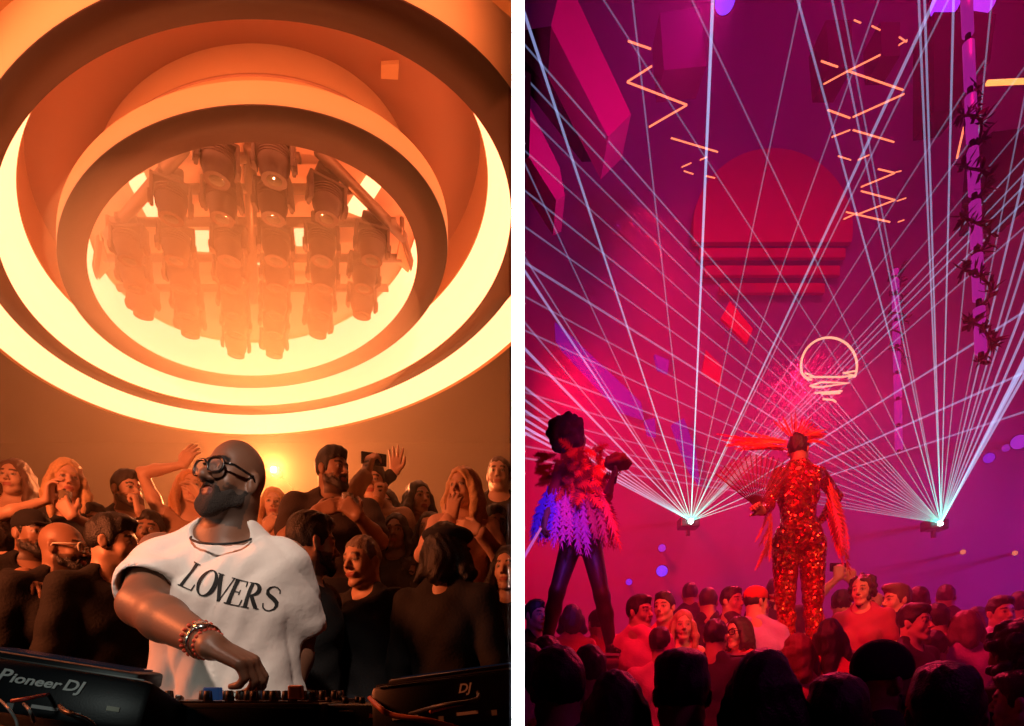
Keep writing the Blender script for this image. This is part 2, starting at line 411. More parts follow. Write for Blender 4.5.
    # ---- hair
    def hair(g, parent, m, style='short', h=.007, amp=.0035, seed=0, name='hair', length=.2, vol=1.0, part=0):
        q = SDF(); M, s = g.HM, g.hs; R = M.to_3x3()
        ax = g.ax; H = lambda x, y, z: M @ (Vector((x * ax.x, y * ax.y, z * ax.z)) * s)
        def E(c, r, k=.012, sub=False, rx=0): q.ell(H(*c), np.array(r) * np.array(ax) * s, k, np.array(R @ M3(rx, 0, 0)), sub)
        v = vol
        if style in ('short', 'buzz', 'fade'):
            gr = .0035 if style == 'buzz' else .008
            E((0, .016, .036), (.075 + gr, .097 + gr, .087 + gr)); 
            if style != 'buzz': E((0, -.01, .095), (.058 * v, .085 * v, .034 * v), .02)
            if style == 'fade': E((0, .0, .09), (.066, .09, .045), .02)
            E((0, -.085, -.035), (.1, .083, .095), .008, True); E((0, 0, -.1), (.13, .09, .065 if style != 'fade' else .085), .01, True)
            E((0, .09, -.13), (.14, .14, .065), .006, True)
            for x in (-1, 1): E((x * .09, .008, -.012), (.03, .023, .034), .004, True)
        elif style in ('long', 'bob', 'wavy'):
            E((0, .018, .04), (.088 * v, .108 * v, .094)); E((0, -.085, -.03), (.058, .07, .105), .012, True)
            E((0, .05, -.03), (.085 * v, .065 * v, .09), .03)
            L = length
            for x in (-1, 1):
                for j in range(3):
                    a = H(x * (.074 + .006 * j), -.03 + .035 * j, .02); mid = H(x * (.09 + .01 * v) , -.035 + .04 * j, -.08); e = M.translation + R @ Vector((x * (.075 + .02 * j) * v, -.05 + .05 * j, 0)) * s + Vector((0, 0, -.02 - L))
                    q.cone(a, mid, .022 * s * v, .028 * s * v, .018); q.cone(mid, e, .028 * s * v, .016 * s * v, .018)
            bk = M.translation + R @ Vector((0, .085, 0)) * s + Vector((0, 0, -L * .95)); q.cone(H(0, .06, 0), bk, .07 * s * v, .055 * s * v, .04)
        elif style == 'bun':
            E((0, .018, .038), (.082, .103, .092)); E((0, -.085, -.03), (.085, .083, .1), .01, True); E((0, .0, -.1), (.12, .1, .06), .01, True); E((0, .085, .085), (.042, .04, .04), .01)
        elif style == 'curly':
            rnd = random.Random(seed)
            E((0, .03, .045), (.095 * v, .105 * v, .1 * v)); 
            for _ in range(60):
                a = rnd.uniform(0, 2 * PI); z = rnd.uniform(-.9, 1); rr = math.sqrt(1 - z * z)
                c = (.1 * v * rr * math.cos(a), .03 + .105 * v * rr * math.sin(a), .035 + .105 * v * z - (length * .6 if z < -.2 else 0) * rnd.random())
                if c[1] < -.045 and c[2] < .06: continue
                E(c, (.026, .026, .026), .006)
            E((0, -.09, -.03), (.056, .075, .09), .01, True)
        elif style == 'cap':
            E((0, .012, .052), (.084, .104, .08)); E((0, 0, -.075), (.2, .2, .105), .004, True)
            E((0, -.115, .042), (.062, .058, .008), .008, rx=.12)
        elif style == 'flatcap':
            E((0, -.01, .08), (.115, .14, .045), .02, rx=-.1); E((0, .012, .05), (.086, .104, .06), .02); E((0, 0, -.09), (.2, .2, .1), .004, True); E((0, -.11, .045), (.07, .055, .008), .01)
        elif style == 'beanie':
            E((0, .016, .048), (.088, .108, .098)); E((0, 0, -.1), (.2, .2, .12), .006, True); E((0, -.1, -.03), (.075, .05, .07), .006, True)
        elif style == 'hat':
            E((0, .01, .055), (.19, .2, .012), .01, rx=.05); E((0, .012, .09), (.085, .1, .07), .015); E((0, 0, -.06), (.07, .09, .09), .003, True)
        elif style == 'beard':
            for x in (-1, 1):
                q.cone(H(x * .0655, -.002, -.04), H(x * .055, -.02, -.07), .008 * s, .011 * s, .02); q.cone(H(x * .055, -.02, -.07), H(x * .02, -.074, -.1), .011 * s, .017 * s * v, .02)
                q.cone(H(x * .05, -.045, -.052), H(x * .03, -.08, -.088), .01 * s, .013 * s, .016); q.cone(H(x * .031, -.084, -.055), H(x * .024, -.086, -.09), .007 * s, .01 * s, .014)
                q.cone(H(0, -.099, -.043), H(x * .029, -.087, -.052), .0055 * s, .0055 * s, .008)
            E((0, -.083, -.1), (.026 * v, .02 * v, .025 * v), .018)
        ph = seed * 2.1; Mi = np.array(g.HM.inverted())
        def nf(X, Y, Z):
            lx = X * Mi[0, 0] + Y * Mi[0, 1] + Z * Mi[0, 2] + Mi[0, 3]; ly = X * Mi[1, 0] + Y * Mi[1, 1] + Z * Mi[1, 2] + Mi[1, 3]; lz = X * Mi[2, 0] + Y * Mi[2, 1] + Z * Mi[2, 2] + Mi[2, 3]
            return amp * (np.sin(lx * 150 + 3 * np.sin(lz * 22 + ph)) * np.cos(ly * 95 + 2 * np.sin(lz * 27 + ph)) + .5 * np.sin(lz * 70 + ph + lx * 30))
        if style in ('cap', 'flatcap', 'beanie', 'hat'): nf = None
        return sdf_obj(name, q, h, m, parent, noise=nf)
    def eyewear(g, parent, mf, ml, w=.052, hh=.042, r=.0028, round_=.5, y=-.108):
        M, s = g.HM, g.hs; ax = g.ax; H = lambda x, yy, z: M @ (Vector((x * ax.x, yy * ax.y, z * ax.z)) * s)
        fr = MB(); lens = []
        root = None
        for x in (-1, 1):
            pts = []
            for k in range(24):
                a = 2 * PI * k / 24; ca, sa = math.cos(a), math.sin(a); e = 1 - round_ * .45
                pts.append(H(x * .033 + math.copysign(abs(ca) ** e, ca) * w / 2, y + .006 * abs(math.copysign(abs(ca) ** e, ca) * w / 2 + x * .033 * x) / .05 + .25 * max(0, abs(x * .033 + ca * w / 2) - .03), .002 + math.copysign(abs(sa) ** e, sa) * hh / 2))
            fr.tube(pts, r * s, 6, closed=True); lens.append(pts)
            fr.tube([H(x * (.033 + w / 2), y + .012, .008), H(x * .0785, -.075, .01), H(x * .083, -.0, .008), H(x * .081, .02, -.012)], r * s * .9, 6)
        fr.tube([H(-.009, y, .006), H(0, y - .002, .009), H(.009, y, .006)], r * s, 6)
        root = fr.build('glasses_frame', mf, parent, True)
        for pts in lens: mesh_obj('lens', pts, [list(range(len(pts)))], ml, root, False)
        return root
# ------------------------------------------------------------------ the man behind the decks
M_white = mat('white cotton', srgb(232, 222, 214), rough=.85, noise=.04, nscale=8, bump=.25, bscale=35, sheen=.2)
M_blackplastic = mat('black plastic', (.012, .012, .014), rough=.35, bump=.05, bscale=200)
M_ink = mat('black print', (.012, .012, .012), rough=.8)
M_lens = mat('clear lens', (.25, .22, .2), rough=.06, spec=.9, coat=1)
M_lens.node_tree.nodes['Principled BSDF'].inputs['Alpha'].default_value = .45
M_frame = mat('glasses frame', (.01, .01, .01), rough=.25)
M_denim = mat('dark trousers', (.02, .02, .025), rough=.8, bump=.2, bscale=120)
M_cord = mat('black cord', (.01, .01, .01), rough=.6)
M_redbead = mat('red beads', srgb(190, 60, 35), rough=.5); M_steel = mat('steel', (.55, .53, .5), rough=.25, metal=1)
M_beard = mat('grey black beard', (.03, .022, .018), rough=.9, bump=.8, bscale=260, noise=.5, nscale=180)
def w2l(root, p):
    p = Vector(p) - root.location; return M3(0, 0, -root.rotation_euler.z) @ p
def make_dj():
    Y = 1.80; x = (232 - CX) / F * Y
    root = thing('person', 'bald bearded man in glasses and white T-shirt playing at the decks', 'person', (x, Y, 0), .22)
    g = Fig(1.86, False, 1.1, head=(-.62, -.17, .03), lean=(.06, -.02, 0), hs=1.07)
    g.ax = Vector((.84, .76, .99)); g.HM = Matrix.Translation((.012, .0, .012)) @ g.HM
    L = lambda px, py, yy: w2l(root, P(px, py, yy))
    g.sh = [L(163, 556, 1.79), L(286, 562, 1.82)]
    el = L(141, 606, 1.56); wr = L(212, 646, 1.38)
    fd = M3(0, 0, -.22) @ Vector((.88, .05, -.42)); pn = M3(0, 0, -.22) @ Vector((-.4, .2, -.9))
    g.set_arm(0, elbow=el, wrist=wr, hdir=fd, palm=pn, curl=.74, spread=.05)
    g.set_arm(1, elbow=L(297, 634, 1.9), wrist=L(287, 704, 1.82), hdir=M3(0, 0, -.22) @ Vector((-.4, -.75, -.3)), palm=(0, 0, -1), curl=.3)
    bo = g.body(root, h=.0048, tone=(.2, .09, .052), beard=(.04, .035, .03), brow=(.015, .01, .01), lip=(.12, .045, .04), coarse=.95, jaw=1.0, nose=1.25, handr=1.2, armr=1.22)
    g.hair(root, M_beard, 'beard', h=.0045, amp=.001, name='beard', vol=1.15)
    g.eyewear(root, M_frame, M_lens, w=.052, hh=.042, r=.004, round_=.55, y=-.112)
    # oversize T-shirt
    q = SDF(); Rn = np.array(g.T.to_3x3())
    for i in (0, 1):
        E, W = g.arm[i]; S = g.sh[i]; d = E - S
        e = S + d * (.62 if i == 0 else .8)
        q.cone(S + Vector((0, 0, -.008)), e, .06, .09 if i == 0 else .096, .02)
        q.cone(e - d * .1, e + d * .6, .07 if i == 0 else .076, .09 if i == 0 else .094, .004, True)
        dn = d.normalized(); R = Matrix((dn.orthogonal().normalized(), dn.cross(dn.orthogonal().normalized()), dn)).transposed()
        q.box(e + dn * .18, (.16, .16, .14), .004, np.array(R), True)
    g.torso_prims(q, .015, k=.05)
    E, W = g.arm[1]; S = g.sh[1]; q.cone(g.tp(.11, 0, 1.36), S + (E - S) * .42, .08, .072, .05)
    q.ell(g.tp(0, 0, 1.17), (.18, .143, .28), .045, Rn); q.ell(g.tp(-.01, .0, .98), (.215, .16, .3), .08, Rn)
    q.ell(g.tp(0, -.035, 1.505), np.array((.083, .1, .06)), .006, Rn, True)
    q.box(g.tp(0, 0, .58), (.5, .5, .16), .006, Rn, True)
    def nf(X, Y_, Z):
        low = np.clip((1.42 - Z) * 2.4, 0, 1); a = np.arctan2(X, -Y_ + .02)
        rg = lambda p, e=.7: 1 - 2 * np.abs(np.sin(p)) ** e
        drape = .013 * low * rg(a * 5.2 + 1.1 * np.sin(Z * 5.1) + .6)
        diag = .006 * rg(21 * X + 15 * Z + 1.5 * np.sin(7 * Z + 5 * X)) * np.clip(np.sin(9 * X + 3 * Z + 1), 0, 1)
        diag2 = .006 * rg(-19 * X + 17 * Z + 1.3 * np.sin(8 * Z)) * np.clip(np.sin(-8 * X + 6 * Z - 1.2), 0, 1)
        return drape + diag + diag2 + .002 * np.sin(70 * X - 44 * Z + 3 * np.sin(14 * X))
    sh = sdf_obj('shirt', q, .007, M_white, root, noise=nf)
    # lettering, laid on the chest
    bpy.context.view_layer.update()
    bv = BVHTree.FromPolygons([sh.matrix_world @ v.co for v in sh.data.vertices], [tuple(p.vertices) for p in sh.data.polygons])
    lt = MB()
    p0, p1 = (179, 585), (262, 608); ang = math.atan2(p1[1] - p0[1], p1[0] - p0[0])
    size = 27.5
    def put(u, w):      # u along the word in letter heights, w up 0..1
        t = u / 3.62; bx = p0[0] + (p1[0] - p0[0]) * t; by = p0[1] + (p1[1] - p0[1]) * t + 5.5 * math.sin(PI * t)
        a = ang + .10 * math.cos(PI * t)
        q_ = P(bx + math.sin(a) * w * size, by - math.cos(a) * w * size, 1.62)
        hit = bv.ray_cast(Vector((q_.x, .9, q_.z)), Vector((0, 1, 0)))
        return (hit[0] + Vector((0, -.0022, 0))) if hit[0] else q_
    def strip(pts, ws):  # stroke with variable width; pts (u,w), ws horizontal half widths as vectors
        N = len(pts); L_, R_ = [], []
        for i in range(N):
            a = pts[max(i - 1, 0)]; b = pts[min(i + 1, N - 1)]; dx, dy = b[0] - a[0], b[1] - a[1]; l = math.hypot(dx, dy) or 1
            nx, ny = -dy / l, dx / l; w = ws[i] / 2
            L_.append(put(pts[i][0] + nx * w, pts[i][1] + ny * w)); R_.append(put(pts[i][0] - nx * w, pts[i][1] - ny * w))
        o = len(lt.v); lt.v += L_ + R_
        for i in range(N - 1): lt.f.append([o + i, o + i + 1, o + N + i + 1, o + N + i])
    def line(a, b, w, n=8): strip([(a[0] + (b[0] - a[0]) * i / n, a[1] + (b[1] - a[1]) * i / n) for i in range(n + 1)], [w] * (n + 1))
    T, H_ = .15, .035
    def stem(x): line((x, 0), (x, 1), T, 10); line((x - .15, .015), (x + .15, .015), H_, 4); line((x - .15, .985), (x + .15, .985), H_, 4)
    x = .15
    stem(x); line((x, .018), (x + .42, .018), H_); line((x + .4, 0), (x + .44, .26), .05)                       # L
    x = 1.0; pts = [(x + .31 * math.cos(t), .5 + .5 * math.sin(t)) for t in [2 * PI * k / 32 for k in range(33)]]     # O
    strip(pts, [.045 + .115 * abs(math.cos(2 * PI * k / 32)) ** 1.3 for k in range(33)])
    x = 1.32; line((x + .02, 1), (x + .33, 0), .15, 10); line((x + .33, 0), (x + .58, 1), .045, 10); line((x - .1, .985), (x + .15, .985), H_, 4); line((x + .46, .985), (x + .7, .985), H_, 4)   # V
    x = 2.03; stem(x); line((x, .018), (x + .4, .018), H_); line((x, .982), (x + .38, .982), H_); line((x, .52), (x + .24, .52), H_); line((x + .38, 0), (x + .43, .26), .05); line((x + .37, 1), (x + .4, .78), .05); line((x + .24, .42), (x + .24, .62), .04, 3)  # E
    x = 2.63; stem(x); n = 14; strip([(x + .05 + .27 * math.sin(PI * k / n), .74 + .245 * math.cos(PI * k / n)) for k in range(n + 1)], [.04 + .11 * math.sin(PI * k / n) for k in range(n + 1)])
    line((x, .5), (x + .1, .5), H_, 3); line((x + .12, .5), (x + .36, .04), .14); line((x + .34, .02), (x + .47, .03), .04, 3)      # R
    x = 3.42; n = 24
    sp = []
    for k in range(n + 1):
        t = k / n
        sp.append((x + .2 * math.sin(-2 * PI * t * 1.0 - .0) * (1 if t < .5 else 1.1) * 1.0, .985 - .97 * t))
    sp = [(x + .2, .74), (x + .18, .88), (x + .08, .97), (x - .03, .985), (x - .15, .92), (x - .2, .8), (x - .17, .67), (x - .06, .58), (x + .07, .49), (x + .19, .37), (x + .22, .24), (x + .17, .1), (x + .04, .015), (x - .09, .025), (x - .2, .12), (x - .23, .28)]
    strip(sp, [.04, .05, .045, .045, .07, .1, .13, .15, .155, .14, .11, .08, .045, .045, .05, .05])                       # S
    o = lt.build('lettering', M_ink, sh); o.matrix_parent_inverse = root.matrix_world.inverted()
    # neck cord, bracelets
    c = MB(); pts = []
    for k in range(25):
        a = 2 * PI * k / 24; pts.append(g.tp(.078 * math.sin(a), -.03 - .088 * math.cos(a), 1.485 - .035 * math.cos(a)))
    c.tube(pts, .0035, 6, closed=True).build('necklace', M_cord, root, True)
    E, W = g.arm[0]; d = (W - E).normalized(); o1 = d.orthogonal().normalized(); o2 = d.cross(o1)
    for off, r, m, nm in ((-.035, .041, M_steel, 'wristwatch'), (-.014, .036, M_redbead, 'bracelet'), (-.056, .044, M_redbead, 'bracelet')):
        c = MB(); pts = [W + d * off + (o1 * math.cos(t) + o2 * math.sin(t)) * r for t in [2 * PI * k / 20 for k in range(20)]]
        if nm == 'bracelet':
            for p in pts: c.lathe([(0.0001, -.0055), (.0045, -.003), (.0055, 0), (.0045, .003), (.0001, .0055)], p, None, 8)
        else: c.tube(pts, .006, 8, closed=True); c.lathe([(.001, -.004), (.017, -.004), (.017, .006), (.001, .007)], W + d * off + M3(0, 0, 0) @ (Vector((0, -.6, .8)).normalized() * (r + .002)), Vector((0, -.6, .8)).to_track_quat('Z', 'Y').to_matrix(), 16)
        c.build(nm, m, root, True)
    g.bottoms(root, M_denim); g.shoes(root, M_blackplastic)
    return root
# ------------------------------------------------------------------ the crowd
M_cap = mat('black cap cloth', (.015, .014, .015), rough=.9, bump=.3, bscale=200)
M_phone = mat('phone black', (.01, .01, .012), rough=.2)
M_glass = mat('drink glass', (.75, .6, .4), rough=.05, spec=.8)
M_glass.node_tree.nodes['Principled BSDF'].inputs['Transmission Weight'].default_value = .7
def clothm(c): return cmat('cloth', c, rough=.85, noise=.12, nscale=30, bump=.3, bscale=90)
def hairm(c): return cmat('hair', c, rough=.5, noise=.35, nscale=70, bump=.5, bscale=160, spec=.6)
HB, HD, HL, HG = (.022, .012, .008), (.008, .006, .005), (.62, .4, .2), (.14, .11, .09)
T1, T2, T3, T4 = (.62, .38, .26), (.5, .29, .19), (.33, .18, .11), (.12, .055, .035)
def person(label, px, py, hp, base=0, f=False, yaw=0, pitch=0, roll=0, body=None, hair='short', hc=HB, hl=.2, vol=1, top=(.02, .02, .022), sl=.5, neck='crew',
           tone=T1, beard=None, build=1, arms=(), cap=None, glasses=None, h=.0065, group=None, smile=0, low=True, legs=(.015, .015, .02), lean=(0, 0, 0), grow=.013, hscale=1.0, cat='person'):
    Y = F * .238 * hscale / hp; X = (px - CX) / F * Y; face = math.atan2(-X, Y)
    zc = EZ + (CY - py) / F * Y
    H_ = max(1.5, min(1.95, (zc - base) / 1.63 * 1.75)); z0 = zc - 1.63 * H_ / 1.75
    if abs(z0 - base) < .12: z0 = base; H_ = (zc - base) / 1.63 * 1.75
    yb = yaw if body is None else body
    root = thing('person', label, cat, (X, Y, z0), face + yb, group)
    s = H_ / 1.75
    g = Fig(H_, f, build, head=(yaw - yb, pitch, roll), lean=lean, hs=hscale / s ** .5)
    hc_now = g.HM.translation; off = Vector((X, Y, zc)) - (root.location + M3(0, 0, root.rotation_euler.z) @ hc_now)
    root.location.x += off.x; root.location.y += off.y
    held = []
    for a in arms:
        i, ax, ay, dY = a[:4]; kw = a[4] if len(a) > 4 else {}
        W = P(ax, ay, Y + dY); kw = dict(kw)
        for key in ('hdir', 'palm', 'pole'):
            if key in kw: kw[key] = M3(0, 0, -root.rotation_euler.z) @ Vector(kw[key])
        g.set_arm(i, wrist=w2l(root, W), **kw)
    g.body(root, h=h, tone=tone, beard=beard, smile=smile, coarse=(.95 if low else .1) * s, brow=tuple(c * .8 for c in hc[:3]), handr=1.15)
    if hair: g.hair(root, hairm(hc), hair, h=h * 1.05, length=hl, vol=vol, seed=int(px))
    if beard is not None: g.hair(root, hairm(beard), 'beard', h=.0055, amp=.001, name='beard', vol=.95)
    if cap: g.hair(root, cap[1], cap[0], h=h * 1.1, name={'cap': 'cap', 'flatcap': 'flat_cap', 'beanie': 'beanie', 'hat': 'hat'}[cap[0]])
    if glasses: g.eyewear(root, glasses, M_lens, r=.0045)
    if top is not None: g.top(root, clothm(top), sl, neck=neck, h=h * 1.35, name={'strap': 'camisole', 'bare': 'strapless_top'}.get(neck, 'shirt'), fold_seed=px * .1, grow=grow)
    if legs is not None: g.bottoms(root, clothm(legs), h=.022 if h < .009 else .028); g.shoes(root, M_blackplastic, h=.02)
    root['_'] = 0; del root['_']
    g.root = root; g.Y = Y
    return g
def hand_point(g, i, f=.09):
    E, W = g.arm[i]; return g.root.location + M3(0, 0, g.root.rotation_euler.z) @ (W + g.hand[i][0] * f + g.hand[i][1] * .03)
def drink(g, i, label):
    p = hand_point(g, i, .08); o = thing('drinking_glass', label, 'glass', p - Vector((0, 0, .05)))
    MB().lathe([(.026, 0), (.031, .11), (.029, .11), (.024, .006)], n=16).build('tumbler', M_glass, o, True)
    MB().lathe([(.001, .007), (.023, .007), (.026, .065), (.001, .065)], n=16).build('drink', cmat('drink', (.8, .45, .15), rough=.2), o, True)
def phone(g, i, label, rz=0, lit=None):
    p = hand_point(g, i, .1); o = thing('smartphone', label, 'phone', p, rz)
    MB().box((0, 0, 0), (.15, .009, .075), bev=.004).build('phone_case', M_phone, o)
    MB().box((0, .0052, 0), (.14, .001, .067)).build('screen', lit or cmat('screen', (.05, .04, .05), rough=.1), o)
    MB().lathe([(.001, 0), (.006, 0), (.006, .002), (.001, .002)], (-.055, -.0045, .02), M3(PI / 2, 0, 0), 12).build('camera_lens', M_frame, o)
BASE_BACK, BASE_FRONT = .74, .12
def left_crowd():
    b, fr = BASE_BACK, BASE_FRONT; up = (0, .1, 1)
    person('long-haired woman in a black strap top, furthest left of the back row', 15, 477, 38, b, True, yaw=-.5, hair='long', hc=(.11, .05, .025), hl=.2, neck='strap', sl=0, tone=T1, body=-.1)
    g = person('blonde woman with long loose hair in a black top holding a drink to her chest', 67, 480, 41, b, True, yaw=.12, hair='wavy', hc=HL, hl=.24, neck='strap', sl=0, tone=T1, body=.0, pitch=.05,
               arms=[(1, 72, 516, -.3, dict(hdir=(-.5, -.2, .8), palm=(0, 1, 0), curl=.7, pole=(.8, 0, -.6))), (0, 48, 500, -.22, dict(hdir=(.2, -.1, 1), palm=(1, .3, 0), curl=.5, pole=(-1, 0, -.4)))])
    drink(g, 1, 'small glass held at the chest of the blonde woman in black')
    person('dark-haired bearded man resting a fist against his chin', 127, 491, 37, b, yaw=.55, beard=(.05, .025, .015), hc=HB, top=(.03, .02, .02), arms=[(1, 140, 512, -.16, dict(hdir=(-.15, 0, 1), palm=(-1, 0, 0), curl=1.1))], tone=T1, body=.3)
    person('woman raising a bent bare arm, behind the shoulder of the man in white', 190, 487, 36, b, True, yaw=.15, hair='long', hc=(.5, .25, .1), hl=.2, neck='strap', sl=0, top=(.35, .2, .12), tone=T1, pitch=-.1, smile=1,
           arms=[(0, 183, 465, -.1, dict(hdir=(.5, 0, .9), palm=(0, 1, 0), curl=.3, pole=(-1, 0, .1))), (1, 203, 500, -.2, dict(hdir=(-.5, 0, .6)))])
    person('blurred blonde woman with wavy hair just right of the small bright lamp', 274, 504, 34, b, True, yaw=-.1, hair='wavy', hc=(.6, .36, .16), hl=.18, top=(.4, .22, .12), tone=T1,
           arms=[(0, 266, 530, -.2, dict(hdir=(.5, 0, .8), palm=(0, 1, 0), curl=.6))])
    g = person('broad bearded man in a dark T-shirt, both hands raised to his chest with a drink', 333, 472, 42, b, yaw=.75, beard=(.02, .012, .01), hair='fade', hc=HD, top=(.045, .03, .025), sl=.8, tone=T3, build=1.22, body=.0,
               arms=[(0, 317, 512, -.32, dict(hdir=(.9, 0, .35), palm=(0, 1, -.2), curl=.35)), (1, 358, 516, -.32, dict(hdir=(-.6, -.1, .6), palm=(0, 1, 0), curl=.8))])
    drink(g, 1, 'glass in the hand of the broad bearded man')
    g = person('person in a pale shirt filming with a phone held up in front of the face', 374, 484, 37, b, yaw=-.25, hc=HB, top=(.7, .5, .35), sl=1.9, tone=T1, hair='short',
               arms=[(0, 366, 473, -.28, dict(hdir=(.25, 0, 1), palm=(.6, .8, 0), curl=.7, pole=(-.6, 0, -1)))])
    phone(g, 0, 'black smartphone held up sideways over the crowd', .35)
    g = person('person with clasped raised forearm in a yellow sleeve beside the phone', 386, 506, 35, b - .06, True, yaw=-.2, hair='bob', hc=HB, top=(.62, .36, .18), sl=1.9, tone=T1, hl=.08,
               arms=[(0, 379, 498, -.3, dict(hdir=(.15, 0, 1), palm=(0, 1, 0), curl=1.0))])
    person('smiling dark-haired woman in a black long-sleeved top waving one open hand', 419, 499, 36, b, True, yaw=.45, hair='bob', hc=HD, hl=.1, top=(.02, .015, .015), sl=1.85, tone=T1, smile=1.4, body=0,
           arms=[(0, 395, 472, -.08, dict(hdir=(.05, 0, 1), palm=(0, -1, 0), curl=.12, spread=.5, pole=(-1, 0, -.2)))])
    person('blonde woman in a pale knitted cardigan covering her mouth with her hand', 463, 490, 43, b - .04, True, yaw=-.5, hair='wavy', hc=HL, hl=.2, top=(.66, .4, .3), sl=1.9, tone=T1, vol=1.06, body=.1,
           arms=[(0, 452, 517, -.24, dict(hdir=(.1, .1, 1), palm=(.3, 1, 0), curl=.25, spread=.3)), (1, 478, 530, -.3, dict(hdir=(-.9, 0, .2), palm=(0, 1, 0), curl=.6))])
    person('short-haired heavy-set man in dark clothes, furthest right of the back row', 499, 474, 36, b, yaw=-.1, hair='buzz', hc=(.1, .06, .04), top=(.02, .015, .015), sl=1.9, tone=T1, build=1.15)
    # front rows
    person('person in a black baseball cap with a dark face, arm crossed over the chest', 33, 533, 46, fr, yaw=.5, cap=('cap', M_cap), hair='buzz', hc=HD, top=(.006, .005, .006), sl=1.8, tone=T3, body=.2, beard=(.012, .01, .01), build=1.12,
           arms=[(0, 24, 574, -.35, dict(hdir=(.8, -.2, -.5), palm=(0, 0, -1), curl=.4))])
    person('bald bearded man wearing white-sided sunglasses looking right', 64, 549, 50, fr, yaw=1.05, hair=None, beard=(.012, .01, .01), top=(.006, .005, .006), sl=1.8, tone=T3, build=1.15, glasses=cmat('white frame', (.75, .7, .6), rough=.3), body=.5)
    person('dark-haired shaven man in a black shirt looking right, close beside the white sleeve', 114, 545, 54, fr, yaw=1.15, hair='short', vol=1.1, hc=HD, top=(.005, .005, .0051), sl=1.9, tone=T1, body=.5)
    person('man with a faded haircut and black beard turned away to the right', 313, 546, 56, fr, yaw=1.9, hair='fade', hc=HD, beard=(.012, .008, .007), top=(.005, .005, .005), sl=1.9, tone=T2, body=1.2, build=1.1)
    person('laughing grey-haired man looking left over the black clothes', 362, 563, 50, fr, yaw=-.75, hair='buzz', hc=(.2, .15, .12), top=(.006, .005, .006), sl=1.9, tone=T1, smile=2, pitch=.1, build=1.15, beard=None)
    person('person under a wide flat black cap seen from behind', 447, 556, 54, fr, yaw=2.7, cap=('flatcap', M_cap), hair='long', hl=.1, hc=HD, top=(.005, .005, .005), sl=1.9, tone=T2, build=1.05)
    person('person in sunglasses and dark cap tucked behind the flat black cap', 481, 556, 42, fr + .1, yaw=-.4, cap=('beanie', M_cap), hair='buzz', hc=HD, top=(.03, .015, .012), sl=1.9, tone=T1, glasses=M_frame)
    person('dark-haired woman cut off by the white partition', 508, 569, 46, fr, True, yaw=-.3, hair='long', hc=HD, hl=.2, top=(.006, .005, .005), sl=1.5, tone=T1)
    person('bare-shouldered woman looking down, just left of the wide flat black cap', 409, 574, 38, fr + .06, True, yaw=.5, pitch=.25, hair='long', hc=(.05, .02, .012), hl=.22, top=(.03, .015, .012), neck='strap', sl=0, tone=T1)
    g = person('person in a straw-coloured bucket hat turned away at the left edge', 4, 534, 44, fr, yaw=2.9, cap=('beanie', cmat('straw', (.75, .5, .28), rough=.8, bump=.3, bscale=150)), hair='bob', hl=.02, hc=HB, top=(.02, .015, .015), sl=1.7, tone=T1)
    # dim second row that fills the gaps
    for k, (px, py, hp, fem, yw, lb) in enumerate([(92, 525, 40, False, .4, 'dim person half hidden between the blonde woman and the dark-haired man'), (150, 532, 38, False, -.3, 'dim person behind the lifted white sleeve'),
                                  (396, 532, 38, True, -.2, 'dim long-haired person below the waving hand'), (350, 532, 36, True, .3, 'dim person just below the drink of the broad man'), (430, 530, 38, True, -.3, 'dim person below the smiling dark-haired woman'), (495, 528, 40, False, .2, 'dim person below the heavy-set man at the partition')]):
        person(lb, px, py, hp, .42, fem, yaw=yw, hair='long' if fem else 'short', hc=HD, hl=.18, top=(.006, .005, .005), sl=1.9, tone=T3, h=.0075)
GR = lambda Y: -.5 if Y < 2.4 else -.34 if Y < 3.15 else -.08 if Y < 4.2 else .2
def right_person(label, px, py, hp, **kw):
    Y = F * .238 * kw.get('hscale', 1) / hp
    kw.setdefault('h', .0085 if hp < 55 else .008)
    return person(label, px, py, hp, GR(Y), **kw)
BK = PI
RD, PK, LV = (.6, .05, .05), (.75, .25, .4), (.5, .3, .7)
